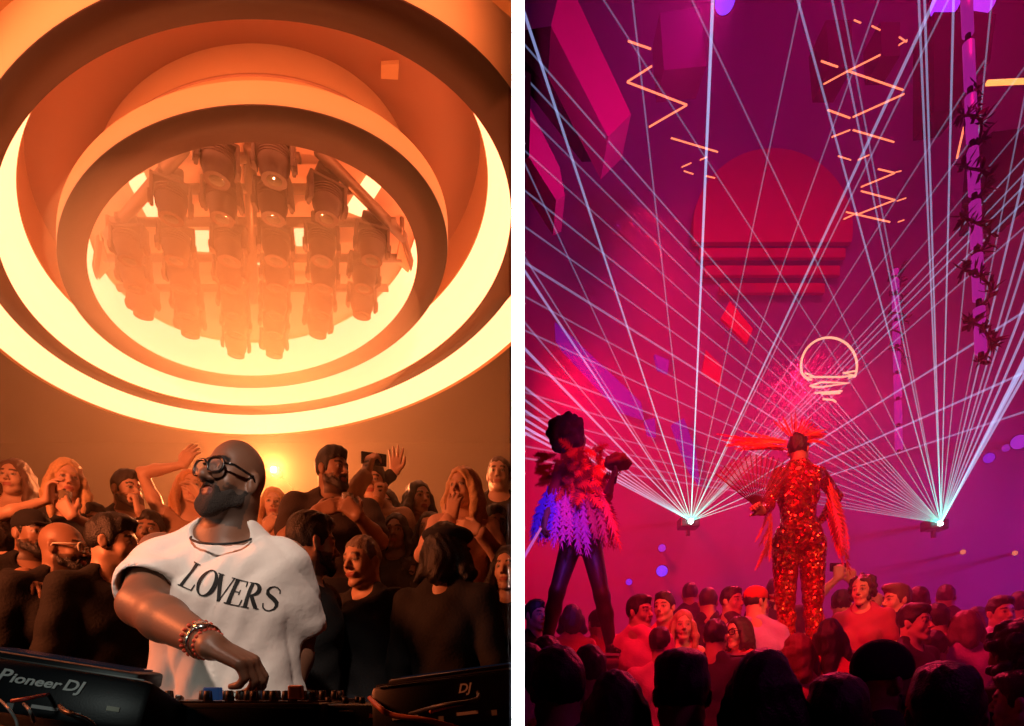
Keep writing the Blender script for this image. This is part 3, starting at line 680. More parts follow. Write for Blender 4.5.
def right_crowd():
    R = right_person; D_ = (.02, .012, .02)
    # nearest heads, seen from behind
    R('dark head nearest the partition with short hair, seen from behind', 557, 694, 80, yaw=BK + .2, top=D_, tone=T2, hair='short', vol=1.1, hc=HD)
    R('rim-lit dark head below the left dancer seen from behind', 617, 712, 76, yaw=BK - .1, top=D_, tone=T2, hair='bob', hl=.06, hc=HB, f=True)
    R('round dark head with bushy hair in front of the podiums, seen from behind', 681, 698, 80, yaw=BK + .15, top=D_, tone=T2, hair='short', vol=1.35, hc=HD)
    R('long-haired dark head under the fan of the sequined dancer, seen from behind', 765, 694, 86, yaw=BK - .25, f=True, top=D_, tone=T2, hair='long', hl=.25, vol=.95, hc=HD)
    R('low dark head just right of the sequined dancer at the bottom edge', 838, 730, 88, yaw=BK, top=D_, tone=T2, hair='short', vol=1.2, hc=HD)
    R('man in a dark beanie turned to the right', 886, 684, 70, yaw=2.2, top=D_, tone=T3, hair=None, cap=('beanie', M_cap), beard=(.01, .008, .008))
    R('largest dark head at the bottom right, seen from behind', 945, 722, 96, yaw=BK + .1, top=D_, tone=T2, hair='short', vol=1.2, hc=HD)
    R('curly-haired dark head at the right edge', 1012, 655, 56, yaw=-2.4, top=D_, tone=T3, hair='curly', hl=.1, hc=HD, f=True)
    R('person cut off at the bottom right corner', 1022, 706, 60, yaw=-1.8, top=D_, tone=T1, hair='short', hc=HD)
    R('small dark head low between the two nearest heads on the left', 590, 676, 50, yaw=BK, top=D_, tone=T2, hair='short', hc=HD)
    R('dark head behind the nearest head at the partition', 548, 662, 44, yaw=BK - .3, top=D_, tone=T2, hair='short', hc=HD)
    R('pink-lit head low beside the partition', 527, 668, 46, yaw=-2.6, top=PK, tone=T1, hair='bob', hl=.1, hc=HB, f=True)
    # middle of the floor
    R('man in a pink shirt with curly hair facing right, left of the middle', 640, 612, 33, yaw=.9, body=2.6, top=(.85, .2, .4), tone=T1, hair='short', vol=1.1, hc=HB)
    R('person close behind the curly-haired man in pink', 664, 609, 30, yaw=-.4, top=(.8, .12, .2), tone=T1, hair='short', hc=HB)
    R('woman with light wavy hair facing the camera below the laser source', 683, 628, 31, yaw=.1, f=True, top=(.6, .1, .12), tone=T1, hair='wavy', hl=.18, hc=(.4, .2, .12), neck='strap', sl=0)
    R('woman in a bright red top between the legs of the left dancer', 572, 622, 30, yaw=BK, f=True, top=(.85, .12, .12), tone=T1, hair='long', hl=.06, hc=HB)
    R('second person in red behind the legs of the left dancer', 597, 626, 29, yaw=BK + .4, f=True, top=(.8, .1, .12), tone=T1, hair='bun', hc=HB)
    R('dark figure far left behind the feather skirt', 536, 618, 30, yaw=.7, top=D_, tone=T2, hair='short', hc=HD)
    R('dark-haired person far back under the lavender glow', 708, 603, 27, yaw=BK, top=D_, tone=T2, hair='short', hc=HB)
    R('dark-haired man beside the backward cap', 732, 602, 28, yaw=.9, body=2.4, top=(.05, .02, .04), tone=T2, hair='short', hc=HD)
    R('person in a red cap and lavender shirt seen from behind, left of the sequined legs', 757, 604, 31, yaw=2.1, top=LV, tone=T1, hair='buzz', hc=HB, cap=('cap', cmat('red cap', (.6, .03, .03), rough=.8)), body=BK)
    R('woman with a red-lit face and dark hair wearing glasses', 738, 636, 32, yaw=-.8, f=True, top=(.7, .08, .08), tone=T1, hair='bob', hl=.1, hc=HB, glasses=M_frame)
    R('red-lit head at the feet of the sequined dancer', 797, 656, 38, yaw=BK + .4, f=True, top=(.7, .1, .15), tone=T1, hair='long', hl=.15, hc=(.2, .04, .03))
    R('woman with long dark hair down a bright red back, right of the sequined legs', 830, 640, 38, yaw=BK, f=True, top=(.8, .08, .1), tone=T1, hair='long', hl=.32, vol=.9, hc=HB)
    g = R('person raising a phone with both arms beside the sequined dancer', 842, 606, 28, yaw=BK - .2, top=(.6, .06, .1), tone=T1, hair='short', hc=HD, arms=[(1, 838, 578, .05, dict(hdir=(.1, 0, 1), palm=(.3, .9, 0), curl=.8)), (0, 852, 582, .05, dict(hdir=(-.1, 0, 1), palm=(0, 1, 0), curl=.6))])
    phone(g, 1, 'phone lifted above the crowd right of the sequined dancer', 0)
    R('woman with big curly hair behind the raised phone', 862, 590, 31, yaw=-.3, f=True, top=(.4, .05, .1), tone=T1, hair='curly', hl=.12, hc=HB, vol=.9)
    R('man with wavy light brown hair turned right, further back', 896, 602, 31, yaw=-.9, body=2.5, top=D_, tone=T1, hair='short', vol=1.25, hc=(.12, .06, .04))
    R('dark-haired head right of the wavy-haired man', 919, 603, 28, yaw=BK, top=D_, tone=T2, hair='short', vol=1.1, hc=HD)
    R('young man in profile with short dark hair looking right', 915, 624, 36, yaw=1.1, top=D_, tone=T1, hair='fade', hc=HD)
    R('person in a lavender shirt seen from behind, right of the man in profile', 937, 622, 33, yaw=BK, top=(.65, .25, .5), tone=T1, hair='short', hc=HD)
    R('woman with smooth shoulder-length hair in a violet top', 965, 628, 34, yaw=BK + .3, f=True, top=(.5, .15, .6), tone=T1, hair='bob', hl=.1, hc=(.15, .06, .08))
    R('person half hidden behind the smooth-haired woman', 977, 624, 30, yaw=-.6, top=(.5, .1, .2), tone=T1, hair='bob', hl=.05, hc=HB, f=True)
    R('blue-lit person with a pale shirt near the right edge', 1001, 616, 32, yaw=.6, top=(.6, .5, .95), tone=T1, hair='short', vol=1.1, hc=HD)
    R('person with dark hair far back at the right edge', 1020, 608, 28, yaw=BK, top=D_, tone=T2, hair='short', hc=HD)
    R('person in a red shirt behind the dark beanie', 934, 652, 34, yaw=BK, top=(.85, .1, .08), tone=T1, hair='short', hc=HD)
    R('small head in the dark right of the podiums', 868, 640, 30, yaw=BK + .5, top=(.5, .05, .1), tone=T2, hair='short', hc=HD)
    R('dark head left of the lavender shirt', 716, 640, 34, yaw=BK - .4, top=D_, tone=T2, hair='short', hc=HD)
    R('pale-shirted person below the woman with light wavy hair', 660, 648, 34, yaw=BK, top=(.85, .3, .45), tone=T1, hair='short', hc=HB)
    R('short-haired person at the far back in the middle', 775, 590, 24, yaw=BK, top=D_, tone=T2, hair='short', hc=HD)
    R('tiny head far back left of the podiums', 690, 594, 23, yaw=BK, top=D_, tone=T2, hair='short', hc=HD)
    R('tiny far head just left of the tall curly hair', 946, 597, 24, yaw=BK, top=D_, tone=T2, hair='short', hc=HD)
# ------------------------------------------------------------------ left room: ring ceiling over the decks
D = 5.5; SK = -260 / F                # the light ring is an oval, its long axis running diagonally through the room
def RP(x, y, h): return Vector((D * (x + SK * y), D * y, EZ + D * h))
def oval(prof, n=144, closed=True):
    """sweep a (radius, height) profile around the oval"""
    v, f = [], []; m = len(prof)
    for k in range(n):
        a = 2 * PI * k / n
        for (r, h) in prof: v.append(RP(r * math.sin(a), 1 - r * math.cos(a), h))
    for k in range(n):
        l = (k + 1) % n
        for i in range(m if closed else m - 1):
            j = (i + 1) % m; f.append([k * m + i, k * m + j, l * m + j, l * m + i])
    return v, f
M_ring = mat('painted plaster of the rings', srgb(225, 172, 122), rough=.5, noise=.1, nscale=1.5, bump=.08, bscale=8)
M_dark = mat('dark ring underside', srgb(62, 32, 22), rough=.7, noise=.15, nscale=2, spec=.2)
M_ceil = mat('warm ceiling paint', srgb(196, 132, 98), rough=.7, noise=.12, nscale=1.2)
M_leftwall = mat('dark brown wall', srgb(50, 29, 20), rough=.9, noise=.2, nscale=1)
M_leftfloor = mat('black floor', (.012, .011, .01), rough=.35, bump=.1, bscale=30)
M_strip = mat('lit panel', (.8, .7, .5), rough=.5, emit=srgb(255, 255, 255), estr=0)
b_ = M_strip.node_tree.nodes['Principled BSDF']; b_.inputs['Emission Color'].default_value = (1.0, .30, .125, 1); b_.inputs['Emission Strength'].default_value = 4.3
b_.inputs['Base Color'].default_value = (.05, .04, .03, 1)
def left_room():
    # rings
    t = thing('ring_light', 'outermost glowing ring of the oval ceiling light, hanging lowest', 'ceiling light', RP(0, 1, .66), 0, None)
    inv = Matrix.Translation(-t.location)
    def part(name, prof, m, parent, closed=True):
        v, f = oval(prof, closed=closed); return mesh_obj(name, [inv @ p for p in v], f, m, parent, True)
    autosmooth(part('ring_frame', [(.4995, .658), (.508, .658), (.512, .662), (.512, .76), (.5025, .76), (.5025, .662)], M_ring, t))
    part('light_panel', [(.5, .66), (.5, .745), (.502, .745), (.502, .66)], M_strip, t)
    t = thing('ring_light', 'middle glowing ring with a broad dark underside', 'ceiling light', RP(0, 1, .687)); inv = Matrix.Translation(-t.location)
    autosmooth(part('ring_frame', [(.407, .6865), (.446, .6865), (.447, .69), (.447, .82), (.365, .82), (.375, .7545), (.3785, .7545), (.409, .689)], M_ring, t))
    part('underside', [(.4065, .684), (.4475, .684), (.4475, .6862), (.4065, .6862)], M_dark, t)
    part('light_panel', [(.4064, .688), (.376, .7535), (.3775, .7538), (.408, .6885)], M_strip, t)
    t = thing('ring_light', 'innermost glowing ring around the cluster of lamps', 'ceiling light', RP(0, 1, .687)); inv = Matrix.Translation(-t.location)
    autosmooth(part('ring_frame', [(.2735, .6865), (.318, .6865), (.319, .69), (.319, .7135), (.286, .7135), (.262, .82), (.259, .82), (.276, .762), (.277, .762), (.275, .69)], M_ring, t))
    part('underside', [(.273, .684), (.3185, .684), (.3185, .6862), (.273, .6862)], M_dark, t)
    part('light_panel', [(.2730, .689), (.2745, .76), (.2758, .76), (.2745, .689)], M_strip, t)
    # ceiling: flat annulus, inner disc
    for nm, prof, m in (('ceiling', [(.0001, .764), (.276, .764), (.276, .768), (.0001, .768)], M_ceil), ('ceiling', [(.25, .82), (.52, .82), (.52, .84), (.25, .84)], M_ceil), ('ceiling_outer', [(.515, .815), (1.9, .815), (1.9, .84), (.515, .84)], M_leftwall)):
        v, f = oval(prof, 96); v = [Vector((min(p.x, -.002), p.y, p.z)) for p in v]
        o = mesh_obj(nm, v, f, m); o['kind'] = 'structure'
    # small square panel on the ceiling
    c = RP(0, 0, 0); q = [(381, 62), (399, 61), (398, 77), (381, 76)]
    mb = MB(); v = []
    for dz in (0, .03):
        for (px, py) in q: Yq = F * (.8185 * D) / (CY - py); p = P(px, py, Yq); v.append(Vector((p.x, p.y, p.z + dz - .02)))
    mb.add(v, [[0, 1, 2, 3], [7, 6, 5, 4], [0, 4, 5, 1], [1, 5, 6, 2], [2, 6, 7, 3], [3, 7, 4, 0]])
    tag(mb.build('ceiling_panel', mat('pale square panel', srgb(240, 190, 130), rough=.4)), 'small square pale panel on the ceiling between the rings', 'panel')
    # lit panels seen between the lamps
    M_l2 = M_strip
    for lb, q in (('slanted lit panel behind the trusses, left side', [(129, 180), (144, 173), (162, 214), (147, 214)]), ('slanted lit panel behind the trusses, right side', [(368, 173), (381, 184), (362, 214), (346, 208)]),
              ('small lit panel between the lamps, left of the centre pole', [(192, 231), (209, 231), (209, 249), (196, 248)]), ('small lit panel between the lamps, right of the centre pole', [(294, 229), (312, 229), (309, 243), (296, 243)]),
              ('thin lit panel behind the centre pole', [(238, 256), (264, 256), (267, 262), (235, 262)])):
        v = []
        for dz in (-.03, .01):
            for (px, py) in q: Yq = F * (.763 * D) / (CY - py); p = P(px, py, Yq); v.append(Vector((p.x, p.y, p.z + dz)))
        t = MB().add(v, [[0, 1, 2, 3], [7, 6, 5, 4], [0, 4, 5, 1], [1, 5, 6, 2], [2, 6, 7, 3], [3, 7, 4, 0]])
        tag(t.build('lit_ceiling_panel', M_strip), lb, 'ceiling light')
    # truss
    M_truss = mat('truss steel', srgb(110, 75, 55), rough=.45, metal=.6)
    hz = .735
    def at(px, py, h=hz): Yq = F * h * D / (CY - py); return P(px, py, Yq)
    tr = thing('lighting_truss', 'steel frame of pipes carrying the moving lamps inside the ring', 'truss', at(252, 260)); iv = -tr.location
    def pipe(name, pts, r=.03): return MB().tube([Vector(p) + iv for p in pts], r, 10).build(name, M_truss, tr, True)
    pipe('centre_pole', [at(250, 148), at(253, 300)], .045)
    for y_, xa, xb in ((158, 205, 300), (189, 150, 352), (222, 112, 396), (258, 104, 402), (288, 118, 388)): pipe('cross_pipe', [at(xa, y_), at(xb, y_)], .036)
    pipe('diagonal_beam', [at(184, 148), at(108, 236)], .045); pipe('diagonal_beam', [at(318, 150), at(404, 238)], .045)
    pipe('diagonal_beam', [at(100, 238), at(92, 290, .72)], .03); pipe('diagonal_beam', [at(402, 232), at(417, 283, .72)], .03)
    for (px, py) in ((184, 150), (318, 152), (108, 234), (402, 236), (252, 222)):
        p = at(px, py); MB().tube([p + iv, Vector((p.x, p.y, EZ + .764 * D)) + iv], .02, 8).build('hanger', M_truss, tr, True)
    for sx, tri in ((-1, [(92, 288), (110, 268), (100, 236)]), (1, [(417, 281), (396, 262), (402, 232)])):
        v = [at(*p, .73) + iv for p in tri]; v += [p + Vector((0, 0, .05)) for p in v]
        MB().add(v, [[0, 1, 2], [5, 4, 3], [0, 3, 4, 1], [1, 4, 5, 2], [2, 5, 3, 0]]).build('corner_plate', M_ceil, tr)
    # moving lamps
    M_lamp = mat('lamp housing', srgb(80, 48, 34), rough=.6, spec=.3, bump=.05, bscale=60); M_lglass = mat('dark lamp lens', (.02, .012, .008), rough=.08, coat=1)
    lamp = thing('moving_head_lamp', '', 'stage lamp')
    b = MB(); b.box((0, 0, -.05), (.22, .18, .09), bev=.02); b.box((0, 0, .02), (.08, .06, .05), bev=.01); o = b.build('lamp_base', M_lamp, lamp); autosmooth(o)
    y = MB()
    for s in (-1, 1): y.box((s * .165, 0, -.24), (.035, .13, .27), bev=.012); y.lathe([(.001, -.01), (.06, -.01), (.06, .015), (.001, .02)], (s * .18, 0, -.32), M3(0, s * PI / 2, 0), 16)
    y.box((0, 0, -.125), (.36, .13, .03), bev=.01); autosmooth(y.build('yoke', M_lamp, lamp))
    Rt = M3(.08, 0, 0)
    hd = MB().lathe([(.001, .15), (.08, .145), (.12, .11), (.135, .05), (.142, 0), (.135, -.05), (.118, -.085), (.112, -.12), (.112, -.15), (.1, -.15)], (0, 0, -.32), Rt, 24)
    ho = hd.build('lamp_head', M_lamp, lamp, True); autosmooth(ho, .7)
    MB().lathe([(.001, -.155), (.06, -.152), (.103, -.14), (.103, -.13)], (0, 0, -.32), Rt, 24).build('lens', M_lglass, lamp, True)
    fins = MB()
    for k in range(4): fins.lathe([(.13, -.006), (.146, -.006), (.146, .006), (.13, .006)], (0, 0, -.32) + 0 * Vector() if False else Vector((0, 0, -.32)) + Rt @ Vector((0, 0, .02 + k * .025)), Rt, 20, cap=False)
    fins.build('cooling_rib', M_lamp, lamp, True)
    rows = [(160, [217, 274]), (200, [171, 222, 273, 327]), (244, [129, 176, 229, 276, 322, 372]), (274, [134, 181, 230, 277, 323, 364]), (302, [143, 187, 233, 275, 321, 362]), (322, [190, 236, 274, 318]), (343, [236, 274])]
    names = ['nearest', 'second', 'third', 'fourth', 'fifth', 'sixth', 'farthest']
    first = True; kids = list(lamp.children)
    for ri, (py, xs) in enumerate(rows):
        for ci, px in enumerate(xs):
            p = at(px, py, .70)
            if first: r = lamp; first = False
            else:
                r = lamp.copy(); COL.objects.link(r)
                for ch in kids: c = ch.copy(); COL.objects.link(c); c.parent = r
            r.location = (p.x, p.y, EZ + .742 * D); r.rotation_euler = (0, 0, .35 + .3 * math.sin(px * 1.7 + py)); s_ = .8 if ri < 3 else .78; r.scale = (s_, s_, s_)
            n = len(xs); pos = ('leftmost', 'second from left', 'third from left', 'fourth from left', 'fifth from left', 'rightmost')
            pl = pos[ci] if ci < n - 1 else 'rightmost'
            r['label'] = 'moving stage lamp, %s in the %s row of the ring' % (pl, names[ri] if names[ri] not in ('nearest',) else 'nearest (topmost)')
            r['group'] = 'moving lamps hanging inside the ring'
    # shell
    zc = EZ + .83 * D
    for nm, c, s in (('wall_back_left', (-5.5, 10.6, zc / 2), (11, .1, zc)), ('wall_left', (-11, 4.5, zc / 2), (.1, 12.3, zc))):
        o = MB().box(c, s).build(nm, M_leftwall); o['kind'] = 'structure'
    o = MB().box((-5.5, 4.5, -.05), (10.99, 12.3, .1)).build('floor', M_leftfloor); o['kind'] = 'structure'
    o = MB().box((-4.6, 6.6, BASE_BACK / 2 ), (9.15, 7.3, BASE_BACK)).build('floor_raised', M_leftfloor); o['kind'] = 'structure'
    o = MB().box((-3.3, 2.62, BASE_FRONT / 2), (6.55, .62, BASE_FRONT)).build('floor_step', M_leftfloor); o['kind'] = 'structure'
    # little bright lamp on the back of the room
    p = P(275, 471, 6.2); t = thing('spotlight', 'small round bright lamp glowing behind the head of the man in white', 'lamp', p)
    e = cmat('spot lens', (1, .8, .5), emit=(1, .62, .28), estr=40)
    MB().lathe([(.001, 0), (.028, 0), (.032, .01), (.001, .012)], (0, -.03, 0), M3(PI / 2, 0, 0), 20).build('lens', e, t, True)
    MB().lathe([(.001, -.12), (.05, -.12), (.06, -.02), (.055, .02), (.05, .02), (.047, 0), (.001, 0)], (0, -.02, 0), M3(PI / 2, 0, 0), 20).build('housing', M_lamp, t, True)
    MB().tube([(0, .02, 0), (0, .5, 0), (0, .5, -p.z + BASE_BACK)], .01, 8).build('stand', M_truss, t, True)
def light(name, typ, loc, energy, col, size=1, rot=None, target=None, **kw):
    l = bpy.data.lights.new(name, typ); l.energy = energy; l.color = col
    if typ == 'AREA': l.size = size
    elif typ in ('POINT', 'SPOT'): l.shadow_soft_size = size
    for k, v in kw.items(): setattr(l, k, v)
    o = bpy.data.objects.new(name, l); COL.objects.link(o); o.location = loc
    if target is not None: o.rotation_euler = (Vector(target) - Vector(loc)).to_track_quat('-Z', 'Y').to_euler()
    return o
def haze(name, lo, hi, dens, col=(1, 1, 1), aniso=0.0, label=None, hetero=None, ell=False):
    c = (Vector(lo) + Vector(hi)) / 2; s = Vector(hi) - Vector(lo); mb = MB()
    if ell: mb.lathe([(.001, -.5)] + [(.5 * math.sin(PI * k / 12), -.5 * math.cos(PI * k / 12)) for k in range(1, 12)] + [(.001, .5)], n=24); mb.v = [Vector((v.x * s.x, v.y * s.y, v.z * s.z)) for v in mb.v]
    else: mb.box((0, 0, 0), s)
    m = bpy.data.materials.new(name); m.use_nodes = True; nt = m.node_tree; nt.nodes.clear()
    out = nt.nodes.new('ShaderNodeOutputMaterial'); v = nt.nodes.new('ShaderNodeVolumeScatter'); v.inputs['Color'].default_value = (*col, 1); v.inputs['Density'].default_value = dens; v.inputs['Anisotropy'].default_value = aniso
    nt.links.new(v.outputs[0], out.inputs['Volume'])
    if hetero:
        tc = nt.nodes.new('ShaderNodeTexCoord'); n = nt.nodes.new('ShaderNodeTexNoise'); n.inputs['Scale'].default_value = hetero; n.inputs['Detail'].default_value = 2; nt.links.new(tc.outputs['Object'], n.inputs['Vector'])
        mr = nt.nodes.new('ShaderNodeMapRange'); mr.inputs['From Min'].default_value = .42; mr.inputs['From Max'].default_value = .62; mr.inputs['To Max'].default_value = dens * 2; mr.inputs['To Min'].default_value = 0
        nt.links.new(n.outputs['Fac'], mr.inputs['Value']); nt.links.new(mr.outputs['Result'], v.inputs['Density'])
    o = mb.build(name, m); o.location = c; tag(o, label, 'haze', kind='stuff')
    return o
# ------------------------------------------------------------------ decks
M_deck = mat('dark player body', (.006, .007, .010), rough=.4, bump=.04, bscale=300, spec=.35)
M_decktop = mat('brushed player top', (.02, .018, .016), rough=.3, metal=.3)
M_knob = mat('knob rubber', (.01, .01, .01), rough=.5); M_knobtip = mat('silver knob cap', (.6, .58, .55), rough=.25, metal=1)
M_print = mat('silver print', (.75, .77, .75), rough=.3, metal=.2)
def text_mesh(body, size, m, parent, loc, rot, shear=0, extrude=.0006, sx=1, bold=0.0):
    c = bpy.data.curves.new('t', 'FONT'); c.body = body; c.size = size; c.shear = shear; c.extrude = extrude; c.offset = bold; c.resolution_u = 4
    o = bpy.data.objects.new('t', c); COL.objects.link(o); dg = bpy.context.evaluated_depsgraph_get(); me = bpy.data.meshes.new_from_object(o.evaluated_get(dg)); bpy.data.objects.remove(o)
    me.materials.clear(); me.materials.append(m); q = link(bpy.data.objects.new('lettering', me), parent); q.location = loc; q.rotation_euler = rot; q.scale = (sx, 1, 1); return q
def glow(name, c, s): return cmat(name, c, emit=c, estr=s)
def decks():
    # table under the players
    t = thing('dj_table', 'black table carrying the mixer and both players', 'table', (-.85, 1.45, 0))
    autosmooth(MB().box((0, 0, .955), (1.69, .95, .05), bev=.008).build('table_top', M_blackplastic, t))
    for sx in (-1, 1):
        for sy in (-1, 1): MB().box((sx * .78, sy * .4, .465), (.06, .06, .93), bev=.006).build('leg', M_blackplastic, t)
    MB().box((0, -.46, .55), (1.6, .02, .75)).build('front_panel', M_blackplastic, t)
    # mixer
    mz = .115; Lx0 = (126 - CX) / F * 1.2; Lx1 = (322 - CX) / F * 1.2; W = Lx1 - Lx0
    t = thing('mixer', 'wide black mixer with rows of knobs under the man’s hand'.replace('’', "'"), 'mixer', ((Lx0 + Lx1) / 2 , 1.2, .98))
    autosmooth(MB().box((0, .19, mz / 2), (W, .38, mz), bev=.01).build('body', M_deck, t))
    MB().box((0, .19, mz + .001), (W - .016, .365, .002)).build('top_plate', cmat('copper tinted plate', (.12, .065, .04), rough=.32, metal=.7), t)
    MB().box((0, -.001, mz - .012), (W - .03, .004, .003)).build('edge_line', M_knobtip, t)
    rnd = random.Random(3)
    for r in range(4):
        for k in range(9):
            x = -W / 2 + .03 + k * (W - .06) / 8 + rnd.uniform(-.006, .006); yy = .03 + r * .07; z = mz + .002
            if rnd.random() < .12: continue
            kn = MB().lathe([(.0095, 0), (.0085, .012), (.0075, .021), (.001, .022)], (x, yy, z), n=14).build('knob', M_knob, t, True)
            MB().box((x + .0065, yy - .005, z + .012), (.0018, .003, .02)).build('pointer', M_knobtip, kn)
    for k in range(4):
        x = -W / 2 + .07 + k * .09; sl = MB().box((x, .33, mz + .012), (.02, .012, .018), bev=.003).build('fader', M_knobtip, t)
    MB().box((-W * .12, .05, mz + .017), (.034, .02, .028), bev=.003).build('button_block', cmat('blue button', (.05, .12, .3), rough=.3, emit=(.1, .3, .9), estr=.06), t)
    MB().box((W * .34, .03, mz + .02), (.03, .02, .03), bev=.004).build('chrome_switch', cmat('pink chrome', (.9, .5, .42), rough=.2, metal=.6), t)
    rear = [(-.13, .074, .05, .004, (.7, .7, .65)), (-.15, .035, .004, .004, (.6, .8, .8)), (-.1, .035, .004, .004, (.6, .8, .8)), (-.02, .03, .03, .008, (.6, .06, .02)), (.14, .025, .022, .012, (.8, .1, .03)), (.11, .0, .012, .005, (.3, .6, .3)), (-.17, .01, .01, .004, (.5, .5, .5)), (.02, .055, .06, .002, (.3, .3, .3))]
    for x, z, w, h, c in rear: MB().box((x, -.001, z), (w, .004, h)).build('socket', cmat('socket', c, rough=.3), t)
    # players
    def player(label, cx, cy, Y, roll, yaw, side):
        p = P(cx, cy, Y); t = thing('media_player', label, 'music player', p); t.rotation_euler = (-.22, roll, yaw)
        W_, Dp, H_ = .34, .42, .095
        autosmooth(MB().box((0, Dp / 2, -H_ / 2), (W_, Dp, H_), bev=.012).build('body', M_deck, t))
        j = MB().lathe([(.001, .02), (.07, .02), (.098, .018), (.103, .008), (.106, 0), (.09, 0)], (0, Dp * .62, 0), n=40).build('jog_wheel', M_decktop, t, True)
        MB().lathe([(.001, .0215), (.035, .0215), (.035, .02)], (0, Dp * .62, 0), n=24).build('jog_display', cmat('display', (.02, .03, .05), rough=.1, emit=(.1, .2, .4), estr=.02), j)
        s = MB().box((0, .075, .012), (W_ * .82, .12, .03), rot=M3(.25, 0, 0), bev=.006).build('screen_housing', M_deck, t); autosmooth(s)
        MB().box((0, .078, .03), (W_ * .7, .1, .003), rot=M3(.25, 0, 0)).build('screen', cmat('display', (.02, .03, .05)), s)
        MB().box((0, -.001, -.002), (W_ - .03, .005, .0025)).build('edge_line', M_knobtip, t)
        for k in range(5): MB().lathe([(.009, 0), (.008, .016), (.001, .017)], (-W_ / 2 + .03, Dp * .35 + k * .05, 0), n=12).build('knob', M_knobtip if k % 2 else M_knob, t, True)
        MB().box((W_ / 2 - .03, Dp * .6, .012), (.014, .022, .02), bev=.003).build('fader', M_knobtip, t)
        for x, z, w, h, c in ((-.1, -.07, .05, .005, (.5, .5, .5)), (.02, -.075, .04, .006, (.45, .45, .45)), (.12, -.06, .02, .008, (.5, .5, .4)), (.07, -.08, .01, .01, (.2, .2, .2)), (-.03, -.08, .01, .01, (.2, .2, .2))):
            MB().box((x, -.001, z), (w, .004, h)).build('socket', cmat('socket', c), t)
        return t
    p = player('music player at the left edge with silver lettering on its back', 46, 664, 1.0, .17, .22, -1)
    text_mesh('P', .030, M_print, p, (-.062, -.0035, -.04), (PI / 2, 0, 0), shear=.25, sx=1.15, bold=.0006)
    text_mesh('ioneer', .0225, M_print, p, (-.0425, -.0035, -.04), (PI / 2, 0, 0), shear=.25, sx=1.25, bold=.0006)
    text_mesh('DJ', .027, M_print, p, (.036, -.0035, -.04), (PI / 2, 0, 0), shear=.25, sx=1.1, bold=.0006)
    q = player('music player at the right of the decks, partly cut off by the white partition', 455, 675, 1.08, -.12, -.18, 1)
    text_mesh('DJ', .024, M_print, q, (.005, -.0035, -.036), (PI / 2, 0, 0), shear=.25, sx=1.0, bold=.0005)
    # flat effects unit between mixer and right player
    p = P(352, 693, 1.25); t = thing('effects_unit', 'low black effects unit between the mixer and the right player', 'mixer', (p.x + .05, p.y, .98))
    autosmooth(MB().box((0, .12, .055), (.27, .26, .11), bev=.008).build('body', M_deck, t))
    rnd = random.Random(5)
    for k in range(14):
        x = -.11 + (k % 7) * .037; yy = .03 + (k // 7) * .1
        MB().lathe([(.007, 0), (.006, .014), (.001, .015)], (x, yy, .11), n=12).build('knob', M_knobtip if rnd.random() < .4 else M_knob, t, True)
    for x, z, w, h, c in ((-.06, .095, .03, .004, (.7, .7, .5)), (0, .085, .02, .008, (.8, .25, .08)), (-.03, .07, .006, .006, (.5, .8, .3)), (.03, .072, .006, .006, (.8, .7, .2))): MB().box((x, -.011, z), (w, .004, h)).build('socket', cmat('socket', c), t)
    # cables
    M_or = cmat('orange cable', (.45, .1, .03), rough=.5); M_bk = cmat('black cable', (.02, .018, .018), rough=.4); M_rd = cmat('red cable', (.4, .03, .02), rough=.5); M_gy = cmat('grey cable', (.2, .2, .19), rough=.4)
    def cable(label, pts, Y, m, r=.005):
        w = [P(a, b, Y + dy) for a, b, dy in pts]; 
        out = []
        for i in range(len(w) - 1):
            p0, p1, p2, p3 = w[max(i - 1, 0)], w[i], w[i + 1], w[min(i + 2, len(w) - 1)]
            for k in range(6):
                u = k / 6; out.append(.5 * ((2 * p1) + (p2 - p0) * u + (2 * p0 - 5 * p1 + 4 * p2 - p3) * u * u + (3 * p1 - p0 - 3 * p2 + p3) * u ** 3))
        out.append(w[-1]); tag(MB().tube(out, r, 8).build('cable', m, None, True), label, 'cable')
    cable('dull orange cable curling down from behind the mixer to the bottom edge', [(370, 698, .15), (378, 706, 0), (392, 715, -.02), (430, 721, -.03), (470, 732, 0)], 1.0, M_or)
    cable('short orange cable running along the right player', [(430, 712, 0), (452, 706, .03), (470, 702, .1)], .98, M_or, .003)
    cable('dark cable sagging under the right player', [(410, 714, .1), (440, 706, 0), (475, 700, 0), (478, 692, .1)], .96, M_bk, .004)
    cable('thin grey cable looping at the bottom left corner', [(0, 700, .05), (8, 708, 0), (16, 720, 0), (18, 735, 0)], .85, M_gy, .0022)
    cable('pair of grey leads dropping from the left player', [(24, 704, .05), (30, 711, 0), (34, 722, .05)], .86, M_gy, .0025)
    cable('red cable stretched under the left player lettering', [(12, 701, .0), (30, 698, 0), (50, 694, .1)], .9, M_rd, .003)
    cable('black cable at the bottom under the left player', [(60, 706, .1), (66, 712, 0), (90, 722, 0), (96, 735, 0)], .86, M_bk, .004)
